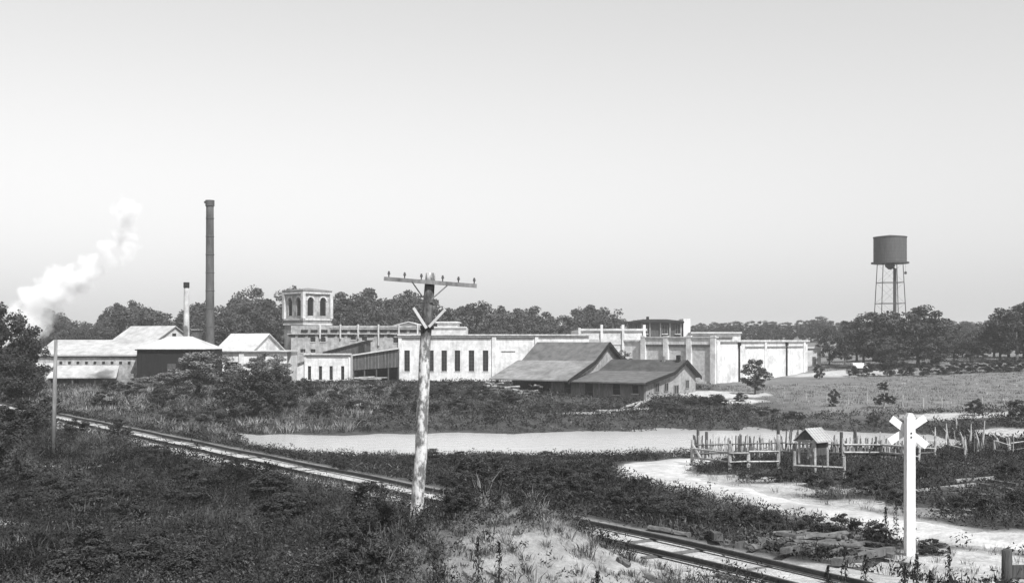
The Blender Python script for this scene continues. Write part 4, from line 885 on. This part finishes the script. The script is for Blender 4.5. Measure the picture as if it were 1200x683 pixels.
for px, d, top, wf_, ms in ((972, 205, 388, .85, ROUND[0]), (990, 200, 380, .8, TALL[0]), (1012, 192, 372, 1.0, VASE[0]), (1036, 188, 366, 1.15, ROUND[1]), (1058, 194, 374, 1.0, ROUND[2]), (1076, 186, 362, 1.15, ROUND[3]), (1100, 190, 374, 1.1, VASE[1]),
                           (1118, 197, 383, 1.0, ROUND[0]), (1137, 192, 380, .95, ROUND[2]), (1152, 200, 378, 1.0, ROUND[1]), (1172, 190, 364, 1.0, TALL[1]), (1192, 188, 360, 1.05, ROUND[3]), (1218, 190, 352, 1.1, ROUND[1]), (1165, 205, 376, 1.1, VASE[1]), (1205, 203, 366, 1.1, ROUND[2]), (1240, 196, 358, 1.1, VASE[0]), (1004, 212, 384, 1.3, ROUND[3]), (1024, 210, 378, 1.3, ROUND[0]), (1048, 212, 376, 1.3, VASE[1]), (1064, 209, 372, 1.3, ROUND[2]), (1088, 212, 376, 1.3, ROUND[1]), (1110, 210, 382, 1.3, ROUND[3]), (1128, 212, 386, 1.3, VASE[0]), (1146, 211, 384, 1.3, ROUND[0]), (1182, 212, 374, 1.3, ROUND[2]), (1200, 211, 370, 1.3, ROUND[1]), (1046, 184, 396, 1.5, ROUND[3]), (1092, 184, 400, 1.5, ROUND[0])):
    g0 = GX(px, d); top += 5 if px in (1118, 1137, 1152, 1100, 1128, 1146) else -6; h = PZ(top, d) - g0.z; wf_ *= 1.25; tree('hill_tree', HT % ('between mill and water tower' if px < 1020 else 'under the water tower' if px < 1085 else 'well right of the water tower'), 'tree', g0, h, h * wf_, ms, 'trees along the top of the meadow', .15)
for px, py, hp, w in ((1000, 440, 12, 2.6), (1018, 441, 16, 3.0), (1062, 440, 18, 3.4), (1105, 439, 14, 3.2), (1122, 438, 16, 3.0), (1140, 437, 14, 3.2), (1158, 436, 16, 3.4), (1176, 436, 18, 3.6), (1194, 435, 16, 3.6), (1040, 441, 26, 3.2), (1085, 441, 20, 2.6), (960, 444, 20, 2.2)):
    g0 = G(px, py); tree('meadow_bush', 'dark bush crouching under the trees at the meadow edge', 'bush', g0, hp * g0.y / F * 1.05, w, random.choice(BUSH), 'bushes under the meadow trees', .1)
g0 = G(885, 462); tree('lone_tree', 'lone round dark tree on the bank before the white mill end', 'tree', g0, 43 * g0.y / F, 43 * g0.y / F * 1.3, ROUND[1])
g0 = G(733, 440); tree('courtyard_tree', 'small dark tree showing between the two warehouse roofs', 'tree', GX(733, 158), 5.2, 5.6, ROUND[2])
NEAR = [tree_meshes(500 + i, 'round', 64, 150, 0.026, M_leafd) for i in range(2)]
for px, d, top, wf_, i in ((8, 112, 350, .95, 0), (-24, 106, 340, 1.1, 1), (30, 120, 388, 1.0, 1), (-50, 116, 346, 1.1, 0), (18, 100, 402, 1.3, 0)):
    g0 = GX(px, d); h = PZ(top, d) - g0.z; tree('edge_tree', 'big dark dense tree left of the long storehouse', 'tree', g0, h, h * wf_, NEAR[i], 'dark trees beside the storehouse', .3)
# young trees and shrubs on the meadow
g0 = G(1036, 478); kk = g0.y / F
t = thing('staked_sapling', 'young tree with a pale stem and two dark leaf tufts on the meadow', 'tree', g0)
MB().tube((0, 0, -.3), (.05, 0, 30 * kk), .1, .05, 7).build('trunk', M_pil, t)
for dx, dz, s_ in ((-.1, 20 * kk, .9), (.0, 6 * kk, 1.0), (-.6, 3 * kk, .8), (.65, 4 * kk, .9)): inst('crown', BUSH[0][1], t, (dx, 0, dz), (0, 0, dx), (s_ * 1.6, s_ * 1.6, s_ * 1.2))
for px, py, hp, w in ((977, 476, 22, 1.5), (1142, 486, 22, 2.2), (1196, 492, 28, 3.0), (1022, 497, 14, 1.6)):
    g0 = G(px, py); tree('meadow_shrub', 'solitary dark shrub on the open meadow slope', 'shrub', g0, hp * g0.y / F, w, random.choice(BUSH), 'shrubs on the meadow', .08)
# far-bank bushes
for px, py, hp, wp in ((240, 449, 50, 96), (312, 450, 42, 62), (196, 449, 24, 44), (168, 449, 18, 36), (275, 449, 26, 40)):
    g0 = GX(px, 146 if px < 300 else 157); kk = g0.y / F; tree('pale_bush', 'large pale feathery bush before the mill yard', 'bush', g0, hp * kk, wp * kk, BUSHL[0 if px < 300 else 1], 'pale bushes before the mill yard', .2)
for px, py, hp, wp in ((170, 455, 16, 34), (205, 456, 16, 34), (245, 456, 16, 34), (285, 455, 20, 34), (330, 456, 18, 34), (365, 452, 9, 30), (395, 452, 9, 30), (430, 452, 9, 30), (465, 452, 9, 30), (505, 452, 8, 30), (545, 452, 8, 30), (580, 455, 9, 30), (130, 462, 18, 34), (300, 492, 62, 80), (318, 476, 48, 60), (272, 478, 38, 55), (330, 484, 40, 48), (225, 470, 24, 40), (190, 478, 26, 44), (155, 466, 22, 38), (120, 480, 22, 40), (355, 470, 26, 40), (400, 468, 18, 36), (440, 466, 18, 40), (250, 500, 24, 40), (205, 496, 22, 40),
                       (470, 470, 18, 36), (520, 466, 16, 44), (560, 468, 18, 40), (595, 474, 18, 40), (630, 482, 9, 36), (662, 479, 8, 26), (684, 482, 8, 24), (705, 480, 8, 26), (726, 480, 7, 22), (778, 478, 12, 40), (815, 474, 11, 44), (840, 474, 12, 34), (790, 484, 12, 30), (540, 480, 16, 44), (500, 482, 16, 40), (420, 484, 18, 46), (375, 488, 20, 40), (460, 484, 14, 40), (580, 484, 14, 44), (930, 490, 10, 30), (900, 486, 12, 34), (868, 470, 12, 22)):
    g0 = G(px, py); kk = g0.y / F; tree('bank_bush', 'low dark bush on the bank ' + ('below the storehouse and boiler house' if px < 260 else 'below the white office' if px < 410 else 'below the white hall' if px < 600 else 'along the warehouse wall' if px < 760 else 'below the pilastered mill'), 'bush', g0, hp * kk * random.uniform(.9, 1.15), wp * kk * random.uniform(.9, 1.1), random.choice(BUSH), 'bushes on the far bank', .12)
# bushes on the near side
for px, py, hp, wp in ((20, 520, 60, 80), (45, 500, 46, 60), (-5, 560, 70, 80), (90, 510, 24, 36), (140, 516, 26, 30), (185, 545, 30, 40), (270, 552, 24, 30), (290, 560, 22, 30), (560, 572, 40, 70), (532, 590, 40, 40), (600, 578, 40, 70), (640, 584, 40, 60), (680, 590, 38, 60), (540, 600, 34, 50),
                       (720, 600, 36, 60), (760, 604, 34, 60), (800, 612, 34, 60), (840, 616, 32, 60), (880, 618, 34, 50), (905, 622, 30, 44), (950, 624, 26, 44), (990, 628, 28, 46), (1025, 634, 26, 40), (660, 560, 30, 50), (700, 566, 30, 50), (620, 556, 26, 50), (580, 550, 24, 50), (745, 580, 26, 36),
                       (436, 602, 50, 60), (452, 634, 44, 56), (415, 645, 50, 60), (1092, 650, 24, 44), (1046, 642, 20, 30), (1120, 600, 26, 50), (1160, 602, 26, 50), (1195, 600, 30, 50), (1110, 545, 20, 36), (1075, 560, 24, 50), (1000, 570, 24, 50), (960, 572, 22, 50), (1030, 580, 26, 50), (1050, 590, 22, 40), (920, 564, 20, 40), (880, 560, 18, 40), (1140, 590, 24, 60), (1180, 560, 24, 40), (540, 545, 20, 40), (505, 545, 20, 40), (820, 535, 9, 30), (785, 532, 9, 30), (748, 534, 10, 34), (700, 537, 10, 34), (640, 538, 11, 34), (575, 536, 10, 34), (530, 535, 10, 30), (400, 552, 22, 24), (390, 540, 14, 30), (940, 556, 16, 30), (1015, 560, 22, 40)):
    g0 = G(px, py); kk = g0.y / F; tree('dark_shrub', 'low dense dark shrub ' + ('among the weeds left of the pole' if px < 480 else 'on the pond shore' if py < 540 and px < 830 else 'in the cattle pen bank' if py < 596 and px > 860 else 'around the foot of the crossing sign' if px > 1040 else 'between timber heap and road' if px > 800 else 'behind the sandy mound beyond the track'), 'shrub', g0, hp * kk * random.uniform(.85, 1.1), wp * kk * random.uniform(.9, 1.1), random.choice(BUSH), 'shrubs around the track', .1)

for i in range(44):
    px = random.uniform(5, 470); py = random.uniform(552, 690)
    if py < 495 + (px - 85) * .205 + 22: continue
    g0 = G(px, py); h = random.uniform(.5, 1.15); w = h * random.uniform(1.4, 2.4)
    tree('scrub_bush', 'small dark scrub bush in the weed field between the two poles', 'bush', g0, h, w, random.choice(BUSH), 'scrub bushes in the weed field', .08)
# ------------------------------------------------------------------ weeds, grasses (uncountable)
def scatter(n, x0, x1, y0, y1):
    x = RNG.uniform(x0, x1, n); y = RNG.uniform(y0, y1, n); px = 600 + x / y * F
    k = (px > -60) & (px < 1260); return x[k], y[k]
def clumps(name, x, y, hmin, hmax, rad, per, leaf, m, tmin=.5, tmax=1.5, up=.5, aspect=.3, label=None):
    n = len(x); z = hgt(x, y); hh_ = RNG.uniform(hmin, hmax, n) * (0.85 + 0.5 * hnoise(x * .6, y * .6) + .3 * hnoise(x * 1.5, y * 1.5)); ct = (tmin + tmax) / 2 * np.exp(RNG.normal(0, .42, n)) * np.clip(1 + .55 * hnoise(x * .16 + 4, y * .12) + .5 * hnoise(x * .45 + 9, y * .4) + .4 * hnoise(x * 1.3, y * 1.1 + 3), .3, 2.6)
    i = np.repeat(np.arange(n), per); b_ = ball(len(i)); r_ = rad * (.6 + .5 * hh_[i] / hmax)
    c_ = np.column_stack([x[i] + b_[:, 0] * r_, y[i] + b_[:, 1] * r_, z[i] + hh_[i] * (b_[:, 2] * .5 + .47)])
    me = leaf_mesh(name, c_, leaf * RNG.uniform(.6, 1.5, len(i)), np.clip(ct[i], .25, 2.4) * RNG.uniform(.7, 1.3, len(i)), m, up=up, aspect=aspect)
    o = bpy.data.objects.new(name, me); C.objects.link(o); return tag(o, kind='stuff')
def blades(name, x, y, hmin, hmax, rad, per, width, m, tmin=.5, tmax=1.5, lean=.5):
    """tufts of tapering blades rooted in the ground"""
    n = len(x); z = hgt(x, y); hh_ = RNG.uniform(hmin, hmax, n); ct = (tmin + tmax) / 2 * np.exp(RNG.normal(0, .4, n)) * np.clip(1 + .5 * hnoise(x * .5, y * .5), .4, 2)
    i = np.repeat(np.arange(n), per); q = len(i); a_ = RNG.uniform(0, 2 * np.pi, q); r_ = rad * RNG.random(q) ** .7; h = hh_[i] * RNG.uniform(.45, 1.1, q)
    root = np.column_stack([x[i] + r_ * np.cos(a_), y[i] + r_ * np.sin(a_), z[i] - .04]); ln = h * lean * RNG.random(q)
    tip = root + np.column_stack([np.cos(a_) * ln, np.sin(a_) * ln, h]); mid = root * .5 + tip * .5 + np.column_stack([-np.cos(a_) * ln * .15, -np.sin(a_) * ln * .15, h * .08])
    b_ = RNG.uniform(0, np.pi, q); w = np.column_stack([np.cos(b_), np.sin(b_), np.zeros(q)]) * (width * RNG.uniform(.6, 1.4, q))[:, None]
    v = np.stack([root, mid + w, tip, mid - w], 1).reshape(-1, 3)
    me = bpy.data.meshes.new(name); me.vertices.add(4 * q); me.vertices.foreach_set('co', v.astype(np.float32).ravel()); fill(me, np.arange(4 * q, dtype=np.int32).reshape(q, 4))
    a_ = me.attributes.new('tone', 'FLOAT', 'POINT'); a_.data.foreach_set('value', np.repeat(np.clip(ct[i], .2, 2.4) * RNG.uniform(.75, 1.25, q), 4).astype(np.float32))
    me.materials.append(m); o = bpy.data.objects.new(name, me); C.objects.link(o); return tag(o, kind='stuff')
def masks(x, y):
    b_, sg, _ = polydist(x, y, TRACK); rd, _, rt_ = polydist(x, y, ROAD); sd = polydist(x, y, POND, True); return b_ * sg, rd, np.interp(rt_, np.linspace(0, rt_.max() + 1e-6, len(RW)), RW), sd
# near left field
x, y = scatter(40000, -30, 22, 20, 46); s_, rd, rw, sd = masks(x, y); sm_ = sandmask(x, y)
k = (s_ < -1.5) & (sm_ < .22 + .3 * RNG.random(len(x))) & ~((np.abs(x + 2.55) < .45) & (y > 28.3) & (y < 30.2))
clumps('weed_field', x[k], y[k], .25, .85, .19, 20, .085, M_weed, up=.35, aspect=.32)
x, y = scatter(22000, -45, 10, 45, 95); s_, rd, rw, sd = masks(x, y); sm_ = sandmask(x, y)
k = (s_ < -1.5) & (sm_ < .22 + .3 * RNG.random(len(x)))
clumps('weed_field', x[k], y[k], .35, .85, .3, 15, .13, M_weed, up=.35, aspect=.36)
x, y = scatter(2600, -45, 12, 21, 90); s_, rd, rw, sd = masks(x, y); sm_ = sandmask(x, y)
k = (s_ < -2) & (sm_ < .1) & (hnoise(x * .5, y * .5 + 7) > -.1)
clumps('tall_weeds', x[k], y[k], .6, 1.25, .42, 95, .09, M_weed, .25, .6, up=.5, aspect=.3)
x, y = scatter(9000, -45, 12, 21, 90); s_, rd, rw, sd = masks(x, y); sm_ = sandmask(x, y)
k = (s_ < -1.5) & (sm_ < .2) & (hnoise(x * .33 + 5, y * .3 + 2) + .5 * hnoise(x * 1.1, y * .9) > .15)
blades('pale_weeds', x[k], y[k], .4, .8, .2, 22, .009, M_dry, .2, .6, .8)
x, y = scatter(16000, -45, 40, 21, 80); s_, rd, rw, sd = masks(x, y); sm_ = sandmask(x, y)
k = (np.abs(s_) > 2.3) & (sm_ < .06) & (rd > rw + 1.0) & (sd > .3) & (y > 22) & (hnoise(x * .4 + 2, y * .35) > -.15)
blades('tall_grass', x[k], y[k], .3, .7, .2, 14, .009, M_weed, .6, 2.0, .7)
# belt between track and pond
x, y = scatter(42000, -45, 45, 24, 100); s_, rd, rw, sd = masks(x, y); sm_ = sandmask(x, y)
k = (s_ > 1.7) & (rd > rw + .2) & (sd > .2) & (y < 105) & (sm_ < .22 + .3 * RNG.random(len(x)))
clumps('pondside_weeds', x[k], y[k], .3, .75, .3, 15, .12, M_weed, .4, 1.3, up=.35, aspect=.36)
# far bank
x, y = scatter(24000, -85, 70, 84, 174); s_, rd, rw, sd = masks(x, y); sm_ = sandmask(x, y)
far_ = (y > 100) | (x > 34) | (x < -22); inb = (y > 168) & (x < 40)
lx2 = (x - O.x) * cr + (y - O.y) * sr; ly2 = -(x - O.x) * sr + (y - O.y) * cr
k = far_ & ~inb & (s_ > 2) & (sd > -.6) & ~((x > 26) & (y > 110)) & (sm_ < .22 + .3 * RNG.random(len(x))) & ~((lx2 > -21) & (lx2 < .3) & (ly2 > -.3) & (ly2 < 17)) & ~((x < -30) & (y > 146))
clumps('bank_weeds', x[k], y[k], .35, 1.0, .5, 13, .24, M_weed, .6, 1.9, up=.35, aspect=.4)
x, y = scatter(5000, -80, -14, 84, 150); s_, rd, rw, sd = masks(x, y); k = (s_ > 2.5) & (sd > .5) & (hnoise(x * .3, y * .22 + 4) > -.25)
blades('bank_grass', x[k], y[k], .5, 1.0, .5, 16, .03, M_dry, .3, .9, .8)
# meadow grass
x, y = scatter(9000, 24, 120, 108, 215); sm_ = sandmask(x, y); k = (polydist(x, y, POND, True) > 1) & (RNG.random(len(x)) > sm_ * 1.5) & ~((y > 158) & (x < 52))
blades('meadow_grass', x[k], y[k], .15, .4, .5, 9, .03, M_dry, .35, .8)
# dry grass and dark stalks on the mound and the sandy verge
x, y = scatter(22000, -9, 20, 20, 36); s_, rd, rw, sd = masks(x, y); sm_ = sandmask(x, y); k = (s_ < -1.6) & (sm_ > .06) & (rd > rw) & (RNG.random(len(x)) < np.where(sm_ < .45, .9, .10) * (.6 + .5 * hnoise(x * 1.2, y * 1.2)))
blades('dry_grass', x[k], y[k], .06, .26, .16, 18, .006, M_dry, .25, .9, 1.0)
x, y = scatter(5200, -9, 16, 20, 34); s_, rd, rw, sd = masks(x, y); sm_ = sandmask(x, y); k = (s_ < -1.6) & (sm_ > .1) & (rd > rw) & (RNG.random(len(x)) < .4)
blades('mound_weeds', x[k], y[k], .12, .42, .12, 26, .006, M_weed, .5, 1.6, .8)
x, y = scatter(5000, 0, 26, 28, 62); s_, rd, rw, sd = masks(x, y); sm_ = sandmask(x, y); k = (s_ > 2) & (sm_ > .2) & (rd > rw + .1) & (RNG.random(len(x)) < .25)
blades('verge_grass', x[k], y[k], .12, .4, .2, 16, .009, M_dry, .2, .8, .7)
# tall weed stalks by the sign
for px, py, hp in ((990, 690, 50), (1014, 684, 34), (1074, 690, 40), (1112, 690, 50), (1050, 625, 40), (1038, 628, 34), (1090, 692, 22), (970, 690, 26), (700, 690, 20), (560, 690, 60), (510, 690, 44), (585, 690, 50), (1060, 690, 28)):
    g0 = G(px, py); h = hp * g0.y / F; n = 160; f = RNG.random(n); a_ = RNG.uniform(0, 6.28, n); r_ = .16 * (1.05 - f) * RNG.random(n) + .01
    c_ = np.column_stack([r_ * np.cos(a_), r_ * np.sin(a_), f * h]); t = thing('weed_stalk', 'tall spindly dark weed stalk on the pale sandy foreground', 'weed', g0, 0, 'weed stalks in the sandy foreground')
    inst('crown', leaf_mesh('crown', c_, .1 * RNG.uniform(.6, 1.4, n), RNG.uniform(.5, 1.2, n), M_weed, up=.6, aspect=.25), t); MB().tube((0, 0, -.1), (.02, 0, h), .012, .005, 5).build('stem', M_bark, t)

# ------------------------------------------------------------------ summer haze
hm = bpy.data.materials.new('haze_air'); hm.use_nodes = True; nt = hm.node_tree; nt.nodes.clear()
vo = nt.nodes.new('ShaderNodeVolumePrincipled'); vo.inputs['Color'].default_value = (.95, .95, .95, 1); vo.inputs['Density'].default_value = 0.0004; vo.inputs['Anisotropy'].default_value = 0.2
mo = nt.nodes.new('ShaderNodeOutputMaterial'); nt.links.new(vo.outputs[0], mo.inputs['Volume'])
hz = MB().box(-2700, 2700, -120, 2800, -4, 42).build('haze', hm); tag(hz, kind='stuff')

# ------------------------------------------------------------------ drifting steam at the left
sd_ = 134.0
PUFFS = [(PX(a_, sd_), sd_ + e_, PZ(b_, sd_), r_ * sd_ / F) for a_, b_, r_, e_ in ((148, 250, 19, 0), (143, 278, 15, .6), (150, 296, 14, 0), (126, 298, 15, -.5), (108, 314, 20, .4), (88, 330, 22, 0), (70, 344, 22, -.6), (52, 350, 26, .3), (44, 374, 24, 0), (24, 388, 24, .5), (60, 330, 20, .4), (6, 398, 22, 0), (36, 352, 18, -.4), (28, 368, 20, 0))]
sm2 = bpy.data.materials.new('steam_vapour'); sm2.use_nodes = True; nt = sm2.node_tree; N = nt.nodes; L = nt.links; N.clear()
geo = N.new('ShaderNodeNewGeometry'); nn = N.new('ShaderNodeTexNoise'); nn.inputs['Scale'].default_value = .55; nn.inputs['Detail'].default_value = 5; L.new(geo.outputs['Position'], nn.inputs['Vector'])
wn_ = N.new('ShaderNodeTexNoise'); wn_.inputs['Scale'].default_value = .45; wn_.inputs['Detail'].default_value = 4; L.new(geo.outputs['Position'], wn_.inputs['Vector'])
wv_ = N.new('ShaderNodeVectorMath'); wv_.operation = 'MULTIPLY_ADD'; L.new(wn_.outputs['Color'], wv_.inputs[0]); wv_.inputs[1].default_value = (5, 5, 5)
wo_ = N.new('ShaderNodeVectorMath'); wo_.operation = 'ADD'; L.new(geo.outputs['Position'], wo_.inputs[0]); wo_.inputs[1].default_value = (-2.5, -2.5, -2.5); L.new(wo_.outputs[0], wv_.inputs[2])
acc = None
for (cx, cy, cz, r_) in PUFFS:
    vm = N.new('ShaderNodeVectorMath'); vm.operation = 'DISTANCE'; L.new(wv_.outputs[0], vm.inputs[0]); vm.inputs[1].default_value = (cx, cy, cz)
    q = mth('SUBTRACT', 1.0, mth('DIVIDE', vm.outputs['Value'], r_ * 1.25)); acc = q if acc is None else mth('MAXIMUM', acc, q)
den = mth('MULTIPLY', mth('MAXIMUM', mth('SUBTRACT', acc, mth('MULTIPLY', nn.outputs['Fac'], .62)), 0.0), 2.6)
vo = N.new('ShaderNodeVolumePrincipled'); vo.inputs['Color'].default_value = (1, 1, 1, 1); vo.inputs['Anisotropy'].default_value = -.2; L.new(den, vo.inputs['Density'])
mo = N.new('ShaderNodeOutputMaterial'); L.new(vo.outputs[0], mo.inputs['Volume'])
st = MB().box(PX(-28, sd_), PX(176, sd_), sd_ - 3.6, sd_ + 3.6, PZ(425, sd_), PZ(222, sd_)).build('steam', sm2); tag(st, kind='stuff')
scene.cycles.volume_bounces = 4
